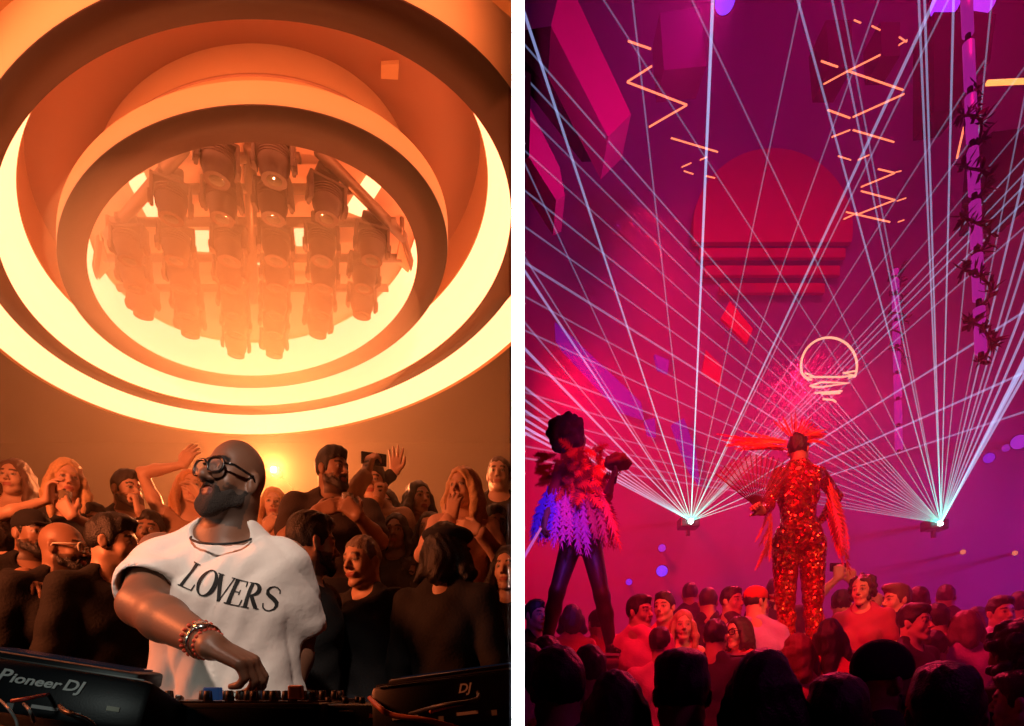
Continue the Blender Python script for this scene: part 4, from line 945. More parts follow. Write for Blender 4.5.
# ------------------------------------------------------------------ right room
def em(name, c, s, base=(.02, .02, .02)): 
    m = mat(name, base, rough=.4, emit=c, estr=s); return m
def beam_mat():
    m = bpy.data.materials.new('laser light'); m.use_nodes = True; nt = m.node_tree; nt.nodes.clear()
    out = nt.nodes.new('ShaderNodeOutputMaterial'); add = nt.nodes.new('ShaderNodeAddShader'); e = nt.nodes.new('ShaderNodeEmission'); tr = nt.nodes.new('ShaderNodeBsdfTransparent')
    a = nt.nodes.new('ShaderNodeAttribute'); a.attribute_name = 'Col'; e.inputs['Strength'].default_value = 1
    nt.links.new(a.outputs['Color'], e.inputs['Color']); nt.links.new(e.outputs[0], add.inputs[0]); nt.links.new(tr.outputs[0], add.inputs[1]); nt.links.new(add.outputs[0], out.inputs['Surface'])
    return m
def laser(label, sx, sy, Y0, beams, M):
    S = P(sx, sy, Y0); t = thing('laser_projector', label, 'laser projector', S)
    MB().box((0, .14, 0), (.3, .24, .16), bev=.02).build('housing', M_blackplastic, t)
    MB().lathe([(.001, 0), (.035, 0), (.04, .012), (.001, .013)], (0, .02, 0), M3(PI / 2, 0, 0), 16).build('lens', em('laser lens', (.7, 1, .95), 30), t, True)
    MB().box((0, .16, -.12), (.06, .06, .14), bev=.01).build('bracket', M_blackplastic, t)
    ray = (S - Vector((0, 0, EZ))) / S.y; MB().tube([ray * .2, ray * (12.08 - S.y)], .04, 8).build('wall_arm', M_blackplastic, t, True)
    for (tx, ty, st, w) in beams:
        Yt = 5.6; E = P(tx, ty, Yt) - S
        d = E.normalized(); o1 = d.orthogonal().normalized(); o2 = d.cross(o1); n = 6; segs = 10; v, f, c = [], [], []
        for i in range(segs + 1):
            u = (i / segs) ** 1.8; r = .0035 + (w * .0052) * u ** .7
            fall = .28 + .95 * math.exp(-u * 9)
            col = Vector((.30, .34, .72)).lerp(Vector((.12, .95, .82)), math.exp(-u * 4)) * st * fall  # beam light scattered by haze, put in as tube emission fading from the source
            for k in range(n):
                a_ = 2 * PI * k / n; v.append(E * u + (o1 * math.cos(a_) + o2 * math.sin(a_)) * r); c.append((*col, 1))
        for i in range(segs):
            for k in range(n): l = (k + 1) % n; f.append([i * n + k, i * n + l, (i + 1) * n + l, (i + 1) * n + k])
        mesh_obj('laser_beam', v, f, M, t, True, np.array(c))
def bar(px, r, Y, m, name='light_tube', parent=None, Y2=None):
    a, b = px; A, B = P(*a, Y), P(*b, Y2 or Y); off = parent.location if parent is not None else Vector((0, 0, 0))
    return MB().tube([A - off, B - off], r, 8).build(name, m, parent, True)
def feather(base, d, L, w, droop=(0, 0, -.2), seed=0, n=12, jag=.35, up=None):
    """one feather: quill and two barbed vanes"""
    rnd = random.Random(seed); base = Vector(base); d = Vector(d).normalized(); droop = Vector(droop)
    sd = d.cross(Vector((0, 1, 0)) if up is None else Vector(up)); sd = sd.normalized() if sd.length > .1 else Vector((1, 0, 0)); nn = sd.cross(d).normalized()
    mb = MB(); pts = [base + d * L * (i / n) + droop * L * (i / n) ** 2 for i in range(n + 1)]
    mb.tube(pts, [.003 * (1 - .8 * i / n) + .0006 for i in range(n + 1)], 5)
    for s in (-1, 1):
        for i in range(1, n):
            u = i / n; ww = w * math.sin(PI * min(1, u * .95 + .08)) ** .6 * (1 - jag * rnd.random())
            p = pts[i]; q = pts[min(i + 1, n)]; tip = p + sd * s * ww + (q - p) * (1.3 + rnd.random()) + nn * rnd.uniform(-.1, .1) * ww
            o = len(mb.v); mb.v += [p + nn * .0015, q + nn * .0015, tip, p - nn * .0015, q - nn * .0015]
            mb.f += [[o, o + 1, o + 2], [o + 4, o + 3, o + 2]]
    return mb
def sequin_mat():
    m = mat('red sequins', (.7, .03, .02), rough=.25, metal=.85); nt = m.node_tree; b = nt.nodes['Principled BSDF']
    tc = nt.nodes.new('ShaderNodeTexCoord'); v = nt.nodes.new('ShaderNodeTexVoronoi'); v.inputs['Scale'].default_value = 62; nt.links.new(tc.outputs['Object'], v.inputs['Vector'])
    r = nt.nodes.new('ShaderNodeValToRGB'); r.color_ramp.elements[0].color = (.55, .01, .01, 1); r.color_ramp.elements[1].color = (1, .45, .12, 1); r.color_ramp.elements[0].position = .45; r.color_ramp.elements[1].position = .85  # gold cells paint yellow glints of light into the red
    nt.links.new(v.outputs['Color'], r.inputs['Fac']); nt.links.new(r.outputs['Color'], b.inputs['Base Color'])
    mx = nt.nodes.new('ShaderNodeVectorMath'); mx.operation = 'MULTIPLY_ADD'; mx.inputs[1].default_value = (1.5, 1.5, 1.5); mx.inputs[2].default_value = (-.75, -.75, -.75); nt.links.new(v.outputs['Color'], mx.inputs[0])
    g = nt.nodes.new('ShaderNodeNewGeometry'); ad = nt.nodes.new('ShaderNodeVectorMath'); ad.operation = 'ADD'; nt.links.new(g.outputs['Normal'], ad.inputs[0]); nt.links.new(mx.outputs[0], ad.inputs[1])
    nm = nt.nodes.new('ShaderNodeVectorMath'); nm.operation = 'NORMALIZE'; nt.links.new(ad.outputs[0], nm.inputs[0]); nt.links.new(nm.outputs[0], b.inputs['Normal'])
    return m
M_seq = None
def prism(name, pts, Y, depth, m, parent=None):
    v = [P(a, b, Y) for a, b in pts]; v += [p + Vector((0, depth, 0)) for p in v]; n = len(pts)
    return MB().add(v, [list(range(n)), list(range(2 * n - 1, n - 1, -1))] + [[i, i + n, (i + 1) % n + n, (i + 1) % n] for i in range(n)]).build(name, m, parent)
def dancers():
    global M_seq
    M_seq = sequin_mat(); rnd = random.Random(11)
    M_fr = cmat('red feather', (.85, .05, .03), rough=.7); M_fo = cmat('orange feather', (.9, .22, .05), rough=.7); M_fd = cmat('dark red feather', (.3, .02, .03), rough=.8)
    # podiums
    M_pod = mat('podium shell', (.35, .12, .16), rough=.35)
    for lb, xa, xb, yt, Y in (('round podium under the feather-skirted dancer', 535, 632, 664, 4.15), ('round podium under the sequined dancer', 700, 870, 664, 4.15)):
        cx = (xa + xb) / 2; r = (xb - xa) / 2 / F * Y; top = EZ + 35 / F * 4.35; c = P(cx, 660, Y + .3)
        t = thing('podium', lb, 'podium', (c.x, c.y, 0)); zb = GR(4.3)
        MB().lathe([(.001, top - .02), (r, top - .02), (r + .02, top - .05), (r, top - .1), (r * .8, top - .14), (r * .8, zb + .1), (r * .9, zb), (.001, zb)][::-1], n=48).build('column', M_pod, t, True)
        MB().lathe([(.001, top), (r + .02, top), (r + .02, top - .018), (.001, top - .018)][::-1], n=48).build('table_top', cmat('pale counter', (.6, .4, .45), rough=.25), t)
    topz = EZ + 35 / F * 4.35
    def root_at(label, px, Y, yaw): 
        x = (px - CX) / F * Y; r = thing('person', label, 'person', (x, Y, topz), 0); return r
    # ---- sequined dancer, back to the camera
    Y = 4.38; r = root_at('dancer in a red sequined catsuit with feather headdress, holding an open fan, back turned', 798, Y, 0)
    g = Fig(1.66, True, 1.0, head=(-.55, .12, .0), lean=(0, 0, -.2), hs=1.0); r.rotation_euler.z = PI - .25
    L = lambda px, py, yy: w2l(r, P(px, py, yy))
    s = g.s
    gz = lambda px, py, yy: tuple(L(px, py, yy) / s)
    g.legs = [(gz(812, 545, Y), gz(813, 598, Y - .05), gz(813, 645, Y + .02), gz(817, 653, Y + .14)), (gz(786, 545, Y), gz(785, 598, Y - .05), gz(789, 645, Y + .02), gz(784, 653, Y + .14))]
    # arms: index 1 is at the image's left because the back is turned
    g.sh = [L(819, 473, Y), L(779, 474, Y)]
    g.set_arm(1, elbow=L(768, 505, Y - .12), wrist=L(762, 512, Y - .36), hdir=M3(0, 0, -r.rotation_euler.z) @ Vector((-.7, -.3, .5)), palm=(0, .5, -.5), curl=1.1)
    g.set_arm(0, elbow=L(836, 497, Y + .1), wrist=L(822, 520, Y + .25), hdir=M3(0, 0, -r.rotation_euler.z) @ Vector((-.5, .6, -.3)), curl=.5)
    g.body(r, h=.0075, tone=(.42, .16, .12), coarse=.02)
    q = SDF(); g.torso_prims(q, .01); g.leg_prims(q, .011, .98)
    for i in (0, 1):
        E, W = g.arm[i]; S = g.sh[i]; q.cone(S, E, .052, .046, .03); q.cone(E, E + (W - E) * .9, .046, .034, .02)
    q.ell(g.tp(0, .06, .93), np.array((.17, .1, .12)) * s, .04)
    q.cone(g.legs[0][0] and Vector(g.legs[0][0]) * s, Vector(g.legs[0][1]) * s, .1, .068, .03); q.cone(Vector(g.legs[1][0]) * s, Vector(g.legs[1][1]) * s, .1, .068, .03)
    q.ell(g.tp(0, -.02, 1.53), np.array((.055, .075, .05)) * s, .008, None, True)
    sdf_obj('catsuit', q, .0085, M_seq, r, noise=lambda X, Y_, Z: .002 * np.sin(60 * Z + 20 * X))
    g.shoes(r, cmat('red shoe', (.4, .02, .02), rough=.3)); g.hair(r, hairm(HD), 'bun', h=.008)
    def rf(px, py, dy, d, L_, w, m, droop=(0, 0, -.2), name='feather', seed=0):
        o = feather(L(px, py, Y + dy), M3(0, 0, -r.rotation_euler.z) @ Vector(d), L_, w, M3(0, 0, -r.rotation_euler.z) @ Vector(droop), seed, up=M3(0, 0, -r.rotation_euler.z) @ Vector((0, 1, 0))).build(name, m, r); return o
    n = 0
    for a in range(-50, 80, 9):   # crown spikes
        d = (math.sin(math.radians(a)), rnd.uniform(-.3, .1), math.cos(math.radians(a))); n += 1
        rf(795 + a * .12, 436, rnd.uniform(-.06, .05), d, .12 + .05 * rnd.random(), .014, (M_fr, M_fo)[n % 2], (0, 0, 0), 'crown_feather', n)
    for k in range(20):           # long plume to the left
        n += 1; rf(783 + rnd.uniform(-4, 5), 446 + rnd.uniform(-5, 5), rnd.uniform(-.1, .02), (-1, rnd.uniform(-.2, .1), rnd.uniform(-.02, .22)), rnd.uniform(.25, .5), .016, (M_fr, M_fo, M_fr)[k % 3], (0, 0, rnd.uniform(-.22, .05)), 'plume_feather', n)
    for k in range(9):
        n += 1; rf(806, 440 + rnd.uniform(-5, 4), rnd.uniform(-.05, .05), (.9, .0, rnd.uniform(-.1, .6)), rnd.uniform(.1, .19), .02, M_fr, (0, 0, -.3), 'crown_feather', n)
    for k in range(16):           # tail feathers down the right
        n += 1; t_ = k / 15; rf(826 + 6 * rnd.random(), 478 + 40 * t_, rnd.uniform(-.12, .02), (.25 + .15 * rnd.random(), -.1, -1), rnd.uniform(.3, .5), .035, (M_fr, cmat('magenta feather', (.7, .03, .2), rough=.7), M_fd)[k % 3], (-.1, 0, .02), 'tail_feather', n)
    for k in range(12):           # arm fringe and hip feathers on the left
        n += 1; rf(770 + 3 * rnd.random(), 495 + 45 * rnd.random(), -.1, (-.5 * rnd.random() - .1, -.1, -1), rnd.uniform(.14, .3), .02, (M_fd, M_fr)[k % 2], (0, 0, 0), 'fringe', n)
    # fan
    hp_ = P(757, 508, Y - .4); t = thing('hand_fan', 'large open dark hand fan held out by the sequined dancer', 'fan', hp_); t.rotation_euler = (0, 0, 0)
    rib_m = cmat('fan rib', (.12, .02, .04), rough=.4); vm = cmat('fan cloth', (.22, .03, .06), rough=.7)
    vm2 = vm.copy(); vm2.node_tree.nodes['Principled BSDF'].inputs['Alpha'].default_value = .45
    a0, a1, R1, N = math.radians(141), math.radians(48), .36, 16
    lf = MB(); v = []
    for k in range(2 * N - 1):
        a = a0 + (a1 - a0) * k / (2 * N - 2); yy = .006 * (1 if k % 2 else -1)
        for rr in (.14, R1): v.append((rr * math.cos(a), yy, rr * math.sin(a)))
    lf.add(v, [[2 * k, 2 * k + 1, 2 * k + 3, 2 * k + 2] for k in range(2 * N - 2)]).build('fan_leaf', vm2, t)
    for k in range(N):
        a = a0 + (a1 - a0) * k / (N - 1); MB().tube([(-.02 * math.cos(a), -.008, -.02 * math.sin(a)), (R1 * 1.02 * math.cos(a), -.008, R1 * 1.02 * math.sin(a))], [.004, .006 if k in (0,) else .0032], 6).build('fan_rib', rib_m, t, True)
    # ---- feather-skirted dancer
    Y = 4.3; r = root_at('dancer with a huge round dark headdress and blue and magenta feather skirt, legs apart', 578, Y, 0); r.rotation_euler.z = PI + .35
    g = Fig(1.66, True, .95, head=(.5, .15, 0), lean=(0, 0, .1), hs=1.0); s = g.s
    g.legs = [(gz(590, 542, Y), gz(602, 596, Y - .05), gz(611, 646, Y), gz(617, 653, Y - .12)), (gz(572, 542, Y), gz(557, 592, Y - .05), gz(547, 640, Y + .05), gz(541, 651, Y - .02))]
    L = lambda px, py, yy: w2l(r, P(px, py, yy)); gz2 = 0
    g.legs = [tuple(tuple(L(a, b, c) / s) for a, b, c in ((590, 542, Y), (602, 596, Y - .05), (611, 646, Y), (617, 653, Y - .12))), tuple(tuple(L(a, b, c) / s) for a, b, c in ((572, 542, Y), (557, 592, Y - .05), (547, 642, Y + .05), (541, 653, Y - .02)))]
    g.set_arm(0, elbow=L(606, 497, Y - .1), wrist=L(614, 476, Y - .3), hdir=M3(0, 0, -r.rotation_euler.z) @ Vector((.2, -.1, 1)), curl=.9)
    g.set_arm(1, elbow=L(552, 498, Y - .1), wrist=L(545, 520, Y - .25), hdir=M3(0, 0, -r.rotation_euler.z) @ Vector((-.2, -.2, -1)), curl=.7)
    g.body(r, h=.0075, tone=(.35, .14, .11), coarse=.02)
    g.top(r, cmat('cloth', (.35, .02, .06), rough=.8), 1.2, name='bodice', h=.011); 
    q = SDF(); g.leg_prims(q, .009, .99); q.ell((g.legs[0][0][0] * s / 2 + g.legs[1][0][0] * s / 2, g.legs[0][0][1] * s / 2 + g.legs[1][0][1] * s / 2, .92 * s), np.array((.165, .125, .12)), .04); sdf_obj('leggings', q, .011, cmat('dark leggings', (.05, .006, .02), rough=.45), r)
    g.shoes(r, cmat('dark boot', (.03, .008, .015), rough=.35))
    def puff(name, c, rad, m, seed, squash=1.0, hh=.012):
        q = SDF(); rr = random.Random(seed); c = Vector(c); q.ell(c, (rad * .85, rad * .85, rad * .85 * squash), .02)
        for k in range(46):
            a = rr.uniform(0, 2 * PI); z = rr.uniform(-1, 1); ro = math.sqrt(1 - z * z); q.ell(c + Vector((ro * math.cos(a), ro * math.sin(a), z * squash)) * rad * .82, (rad * .2,) * 3, .015)
        return sdf_obj(name, q, hh, m, r, noise=lambda X, Y_, Z: .004 * np.sin(90 * X + 40 * Z) * np.sin(80 * Y_ - 50 * Z))
    M_hd = cmat('dark wine feathers', (.07, .008, .02), rough=.9)
    puff('headdress', L(566, 433, Y - .02), .155, M_hd, 4, .92)
    def rf2(px, py, dy, d, L_, w, m, droop=(0, 0, -.1), name='skirt_feather', seed=0):
        return feather(L(px, py, Y + dy), M3(0, 0, -r.rotation_euler.z) @ Vector(d), L_, w, M3(0, 0, -r.rotation_euler.z) @ Vector(droop), seed, up=M3(0, 0, -r.rotation_euler.z) @ Vector((0, 1, 0)), jag=.15).build(name, m, r)
    n = 100
    cols = [(.12, .05, .95), (.25, .06, .95), (.85, .1, .85), (.9, .12, .6), (.7, .05, .45), (.4, .06, .6), (.35, .02, .12), (.6, .04, .1)]
    fan_ = [(548, 485, -.32), (553, 485, -.26), (556, 486, -.2), (560, 486, -.13), (566, 486, -.1), (570, 486, -.04), (575, 487, .02), (580, 487, .08), (586, 487, .15), (592, 486, .22), (598, 485, .32)]
    for rep in range(3):
        for k, (a, b_, dx) in enumerate(fan_):
            n += 1; cc = cols[min(7, int(k / len(fan_) * 8 + rnd.random() * .9))]
            rf2(a, b_ + 4 * rnd.random(), -.17 + .04 * rep, (dx + rnd.uniform(-.05, .05), -.25, -1), rnd.uniform(.32, .46), .045, cmat('skirt feather', cc, rough=.6), seed=n)
    for k in range(48):     # shoulder ruffle
        n += 1; rf2(578 + rnd.uniform(-20, 24), 458 + rnd.uniform(-10, 32), -.14, (rnd.uniform(-.8, .9), -.4, rnd.uniform(-1.2, .3)), rnd.uniform(.12, .24), .045, (M_fr, M_fd, M_fr)[k % 3], name='ruffle_feather', seed=n)
    for k in range(20):
        n += 1; rf2(552 + rnd.uniform(-5, 5), 462 + rnd.uniform(-10, 20), -.1, (-.9, -.2, rnd.uniform(-.8, .5)), rnd.uniform(.08, .16), .03, M_fd, name='ruffle_feather', seed=n)
    for k in range(22):
        n += 1; rf2(598 + rnd.uniform(-8, 8), 490 + rnd.uniform(-6, 16), -.1, (.45 * rnd.random() + .1, -.2, -1), rnd.uniform(.16, .34), .045, M_fd, name='ruffle_feather', seed=n)
    # held plume
    hpz = P(618, 463, Y - .32); t = thing('feather_plume', 'dark rounded feather plume held up by the feather-skirted dancer', 'plume', hpz)
    q = SDF(); q.ell((0, 0, 0), (.085, .08, .05), .02)
    for k in range(24): a = rnd.uniform(0, 2 * PI); q.ell((.075 * math.cos(a), .07 * math.sin(a), rnd.uniform(-.02, .03)), (.025, .025, .022), .01)
    sdf_obj('plume_head', q, .009, M_hd, t); MB().tube([(0, 0, -.02), (-.02, .0, -.14)], .008, 8).build('handle', M_blackplastic, t, True)
    t = thing('ribbon_stick', 'thin magenta stick trailing from the hand of the feather-skirted dancer', 'stick', P(541, 528, Y - .3))
    off = t.location; MB().tube([Vector((0, 0, 0)), P(521, 562, Y - .3) - off], [.008, .012], 8).build('shaft', em('magenta glow stick', (.9, .15, .8), .6), t, True); MB().lathe([(.001, -.02), (.014, -.012), (.014, .012), (.001, .02)], P(521, 562, Y - .3) - off, n=12).build('end_cap', M_blackplastic, t, True)
def right_room():
    M_rw = mat('right room wall', srgb(170, 130, 150), rough=.7, noise=.25, nscale=.7); M_rf = mat('right floor', (.05, .03, .04), rough=.4)
    M_dk = mat('dark rigging', (.015, .008, .018), rough=.9, spec=.05); M_rc = mat('right ceiling', (.2, .12, .2), rough=.7, noise=.2, nscale=.6)
    def st(nm, c, s, m=M_rw): o = MB().box(c, s).build(nm, m); o['kind'] = 'structure'; return o
    Hc = 15.5
    st('wall_back', (7.2, 12.2, 7.5), (14, .2, 17)); st('wall_right', (14.2, 6, 7.5), (.2, 13, 17)); st('ceiling_right', (7.1, 6.6, Hc), (14, 11.4, .2), M_rc)
    for nm, y0, y1, z in (('floor_right', -.5, 2.4, -.5), ('floor_tier', 2.4, 3.15, -.34), ('floor_tier', 3.15, 4.2, -.08), ('floor_tier', 4.2, 12.1, .2)): st(nm, (7.05 + .06, (y0 + y1) / 2, z - .3), (13.9, y1 - y0, .6), M_rf)
    # red disc on the back wall
    M_disc = mat('red disc', (.85, .02, .08), rough=.6); c = P(773, 228, 11.9); R_d = 80 / F * 11.9; t = thing('wall_sign', 'huge plain dim red half disc with slats below, high on the back wall', 'wall decoration', c)
    pts = [(R_d * math.cos(a_), R_d * math.sin(a_)) for a_ in [math.radians(-10 + 200 * k / 48) for k in range(49)]]
    v = [Vector((x_, 0, z_)) for x_, z_ in pts] + [Vector((x_, .12, z_)) for x_, z_ in pts]; n_ = len(pts)
    MB().add(v, [list(range(n_)), list(range(2 * n_ - 1, n_ - 1, -1))] + [[i, i + n_, (i + 1) % n_ + n_, (i + 1) % n_] for i in range(n_)]).build('half_disc', M_disc, t)
    for z_, hw in ((-.30, .92), (-.52, .85), (-.74, .66)): autosmooth(MB().box((0, .06, z_ * R_d), (2 * hw * R_d, .1, .13 * R_d), bev=.03).build('slat', M_disc, t))
    # pink slanted beams, dark blocks
    M_pk = mat('pink panel', (.85, .05, .5), rough=.5); M_dp = mat('deep purple panel', (.18, .02, .2), rough=.6)
    for lb, pts, Y, dp, m in (('slanted bright pink ceiling beam at the upper left of the purple room', [(551, 26), (560, -12), (572, -12), (631, 114), (608, 137)], 6.0, .5, M_pk),
                              ('second slanted pink beam beside the white partition', [(524.5, 104), (531, 110), (560, 168), (565, 196), (556, 200), (524.5, 150)], 6.4, .5, M_pk),
                              ('dark panel between the two slanted pink beams', [(525, 30), (551, 26), (608, 137), (585, 138), (525, 60)], 6.6, .3, M_dk),
                              ('dark square speaker block hanging behind the upper zigzag', [(826, 20), (852, 20), (852, 68), (830, 68)], 8.5, .5, M_dk),
                              ('small dark hanging box at the top centre right', [(880, 22), (900, 22), (900, 56), (882, 56)], 8.3, .4, M_dk),
                              ('tall dark ceiling block left of the vine-wrapped tube', [(934, 12), (966, 12), (962, 108), (934, 112)], 7.6, .4, M_dk),
                              ('dark hanging block right of the vine-wrapped tube', [(992, 132), (1023, 128), (1030, 205), (985, 210)], 6.8, .4, M_dk),
                              ('broad dark ceiling block right of the bright orange bar', [(968, 10), (996, 14), (990, 62), (972, 74)], 7.8, .4, M_dk),
                              ('dark block at the top left centre', [(660, 12), (700, 8), (706, 66), (664, 70)], 9, .5, M_dp),
                              ('small red hanging panel below the big disc', [(730, 301), (753, 329), (747, 343), (721, 318)], 9.5, .05, mat('red panel', (1, .03, .05), rough=.5)),
                              ('faint red hanging panel left of the laser crossing', [(706, 350), (722, 366), (720, 386), (702, 372)], 9.8, .05, mat('red panel', (.8, .03, .1), rough=.5)),
                              ('dark speaker block at the left wall below the pink beams', [(524.5, 70), (531, 74), (530, 128), (524.5, 132)], 5.6, .3, M_dk)):
        o = prism('hanging_panel', pts, Y, dp, m); tag(o, lb, 'panel')
    # rods that carry the panels are hidden in the haze; light fixtures follow
    M_or = em('orange tube light', (1, .17, .09), 2.2); M_ob = em('orange bar light', (1, .26, .07), 2.4); M_cr = em('cream tube light', (1, .42, .3), 1.3)
    def zig(lb, segs, Y, r=.010):
        a = P(*segs[0][0], Y); t = thing('zigzag_light', lb, 'light', a)
        for k, (p, q_) in enumerate(segs): bar((p, q_), r if math.hypot(p[0] - q_[0], p[1] - q_[1]) > 14 else r * .8, Y, M_or, 'light_tube', t, Y + .15 * (k % 2))
        return t
    zig('zigzag of orange light tubes at the upper left of the purple room', [((628, 41), (651, 49)), ((652, 66), (627, 82)), ((627, 82), (687, 105)), ((687, 105), (649, 127))], 7.5, .011)
    zig('small faint zigzag below the upper left one', [((671, 138), (718, 152)), ((682, 167), (691, 163)), ((700, 160), (707, 157)), ((684, 171), (693, 174)), ((706, 176), (715, 178))], 8.2)
    zig('tall stacked zigzag of orange tubes right of the big disc, upper half', [((821, 61), (838, 67)), ((824, 84), (848, 71)), ((848, 71), (880, 55)), ((848, 71), (903, 90)), ((904, 94), (853, 117)), ((828, 110), (850, 118)), ((854, 20), (861, 23)), ((872, 26), (880, 30)), ((899, 37), (907, 42)), ((899, 45), (907, 40))], 8.0, .011)
    zig('stacked zigzag of orange tubes right of the big disc, lower half', [((832, 137), (850, 130)), ((853, 130), (894, 142)), ((838, 156), (851, 160)), ((858, 160), (869, 155)), ((878, 169), (895, 173)), ((895, 173), (861, 187)), ((861, 191), (895, 200)), ((895, 200), (856, 215)), ((846, 212), (890, 222)), ((896, 172), (901, 171)), ((897, 201), (906, 198)), ((844, 219), (857, 213)), ((898, 222), (904, 220))], 8.4)
    o = bar(((987, 83), (1040, 80.5)), .028, 7, M_ob, 'light_bar'); tag(o, 'straight bright orange bar light at the upper right edge', 'light')
    o = bar(((957, 158), (964, 127)), .012, 7.4, M_or, 'light_tube'); tag(o, 'short orange tube light left of the vine-wrapped column', 'light')
    # neon bulb
    Yb = 7.0; base = P(829, 365, Yb); t = thing('neon_bulb', 'glowing outline of a light bulb made of thin tubes', 'neon sign', base)
    pts = [P(829 + 28 * math.cos(a), 366 + 28.5 * -math.sin(a), Yb) - base for a in [math.radians(d) for d in range(-22, 203, 9)]]
    pts = [P(849, 378, Yb) - base, P(853, 376, Yb) - base] + pts + [P(805, 377, Yb) - base, P(809, 380, Yb) - base]
    MB().tube(pts, .013, 8).build('bulb_outline', M_cr, t, True)
    for pp in ([(805, 373), (813, 376), (806, 378), (812, 380)], [(855, 371), (843, 373), (854, 375), (843, 377), (810, 377)], [(810, 386), (822, 382), (849, 383), (822, 387), (812, 387)], [(815, 393), (842, 391)], [(822, 394), (840, 393)], [(823, 399), (833, 400), (836, 402)]):
        MB().tube([P(a, b, Yb) - base for a, b in pp], .0115, 8).build('base_tube', M_cr, t, True)
    # vine wrapped light column
    M_tube = em('magenta tube light', (.7, .02, .5), .5, (.15, .02, .1)); M_leaf = mat('dark vine leaf', (.12, .02, .03), rough=.7)
    def column(lb, x0, y0, x1, y1, Y, r, nl, yr):
        a, b = P(x0, y0, Y), P(x1, y1, Y); t = thing('light_column', lb, 'light', b); n = 7
        for k in range(n):
            u0, u1 = k / n + .012, (k + 1) / n - .012; MB().tube([a.lerp(b, u0) - b, a.lerp(b, u1) - b], r, 16).build('light_tube', M_tube, t, True)
        MB().tube([a - b, Vector((0, 0, 0))], r * .5, 8).build('core', M_dk, t, True)
        rr = random.Random(int(x0)); v = MB()
        pts = []
        for k in range(60):
            u = yr[0] + (yr[1] - yr[0]) * k / 59; c = a.lerp(b, u) - b; pts.append(c + Vector((math.cos(k * .55), math.sin(k * .55), 0)) * (r + .03 + .02 * math.sin(k)))
        v.tube(pts, .012, 5)
        for k in range(nl):
            c = pts[rr.randrange(60)]; d = Vector((rr.uniform(-1, 1), rr.uniform(-1, .3), rr.uniform(-1, 1))).normalized(); sd = d.orthogonal().normalized(); L_ = rr.uniform(.06, .15)
            o = len(v.v); v.v += [c, c + d * L_ * .5 + sd * L_ * .28, c + d * L_, c + d * L_ * .5 - sd * L_ * .28, c + d * L_ * .5 + sd.cross(d) * .012]; v.f += [[o, o + 1, o + 4], [o + 1, o + 2, o + 4], [o + 2, o + 3, o + 4], [o + 3, o, o + 4]]
        v.build('vine', M_leaf, t)
    column('vine-wrapped magenta light tube hanging near the right edge', 966, -14, 981, 357, 5.2, .045, 330, (.28, 1.0))
    column('thin vine-topped magenta tube hanging right of the neon bulb', 895, 268, 899, 452, 8.5, .05, 90, (.0, .5))
    # coloured lamps
    def lampball(lb, px, py, Y, r, c, s_):
        p = P(px, py, Y); t = thing('stage_lamp', lb, 'stage lamp', p)
        rot = (Vector((0, 0, EZ)) - p).to_track_quat('Z', 'Y').to_matrix()
        MB().lathe([(.001, 0), (r, -.02), (r, -.03), (.001, -.03)], (0, 0, 0), rot, 24).build('lens', em('coloured lens', c, s_), t, True)
        MB().lathe([(r * 1.1, .02), (r * 1.12, -.1), (r * .7, -r * 1.6), (.001, -r * 1.7), (.001, -.035), (r * 1.02, -.03), (r * 1.02, .02)], (0, 0, 0), rot, 24, cap=False).build('housing', M_blackplastic, t, True)
        ray = (p - Vector((0, 0, EZ))) / p.y; MB().tube([ray * .2, ray * min(12.08 - p.y, (15.35 - p.z) / max(ray.z, .001) if ray.z > 0 else 99)], .03, 6).build('wall_arm', M_dk, t, True)
    B, V, U = (.12, .03, 1), (.5, .03, .9), (.3, .02, 1)
    for a in (('blue lamp at the top edge of the purple room', 725, 1, 8, .13, B, 2), ('wide blue-violet lamp at the top edge near the light column', 946, 2, 8, .18, U, 2), ('violet lamp at the top edge right of the light column', 984, 2, 8, .14, V, 1.4),
              ('violet lamp at the right edge beside the right laser', 1019, 442, 9.5, .11, V, .7), ('blue lamp right of the right laser source', 989, 458, 9.7, .08, U, .7), ('dim violet lamp between the two near the right edge', 1006, 448, 10, .06, V, .5),
              ('blue lamp low under the left laser', 662, 571, 10.5, .1, B, 1.4), ('small violet lamp above the low blue one', 662, 548, 10.8, .07, V, .8), ('faint blue lamp left of the low blue one', 629, 582, 10.8, .06, U, .9),
              ('small blue lamp low right of the podium gap', 687, 592, 10.8, .07, B, .8), ('small warm flickering lamp low at the far right', 963, 552, 10.8, .045, (1, .2, .12), .9), ('warm flickering lamp at the right edge', 1015, 553, 10.8, .045, (1, .2, .12), .9)):
        lampball(*a)
    M_v = em('violet haze glow', (.42, .01, .75), .35)  # violet glow hanging in the haze, drawn as flat glowing panels
    for lb, pts, Y in (('long slanted violet wall light left of the laser fan', [(555, 322), (563, 328), (641, 402), (644, 418), (620, 410), (562, 348), (556, 338)], 11.0), ('short violet wall light beside the long slanted one', [(645, 420), (655, 418), (656, 436), (648, 434)], 11.2),
                       ('violet wall light behind the left laser beams', [(672, 424), (684, 418), (696, 452), (700, 484), (690, 470), (680, 446)], 11.2), ('small violet wall light above the left laser beams', [(655, 354), (669, 360), (668, 372), (658, 368)], 11.2)):
        o = prism('glow_panel', pts, Y, .1, M_v); tag(o, lb, 'light')
    # lasers
    M = beam_mat()
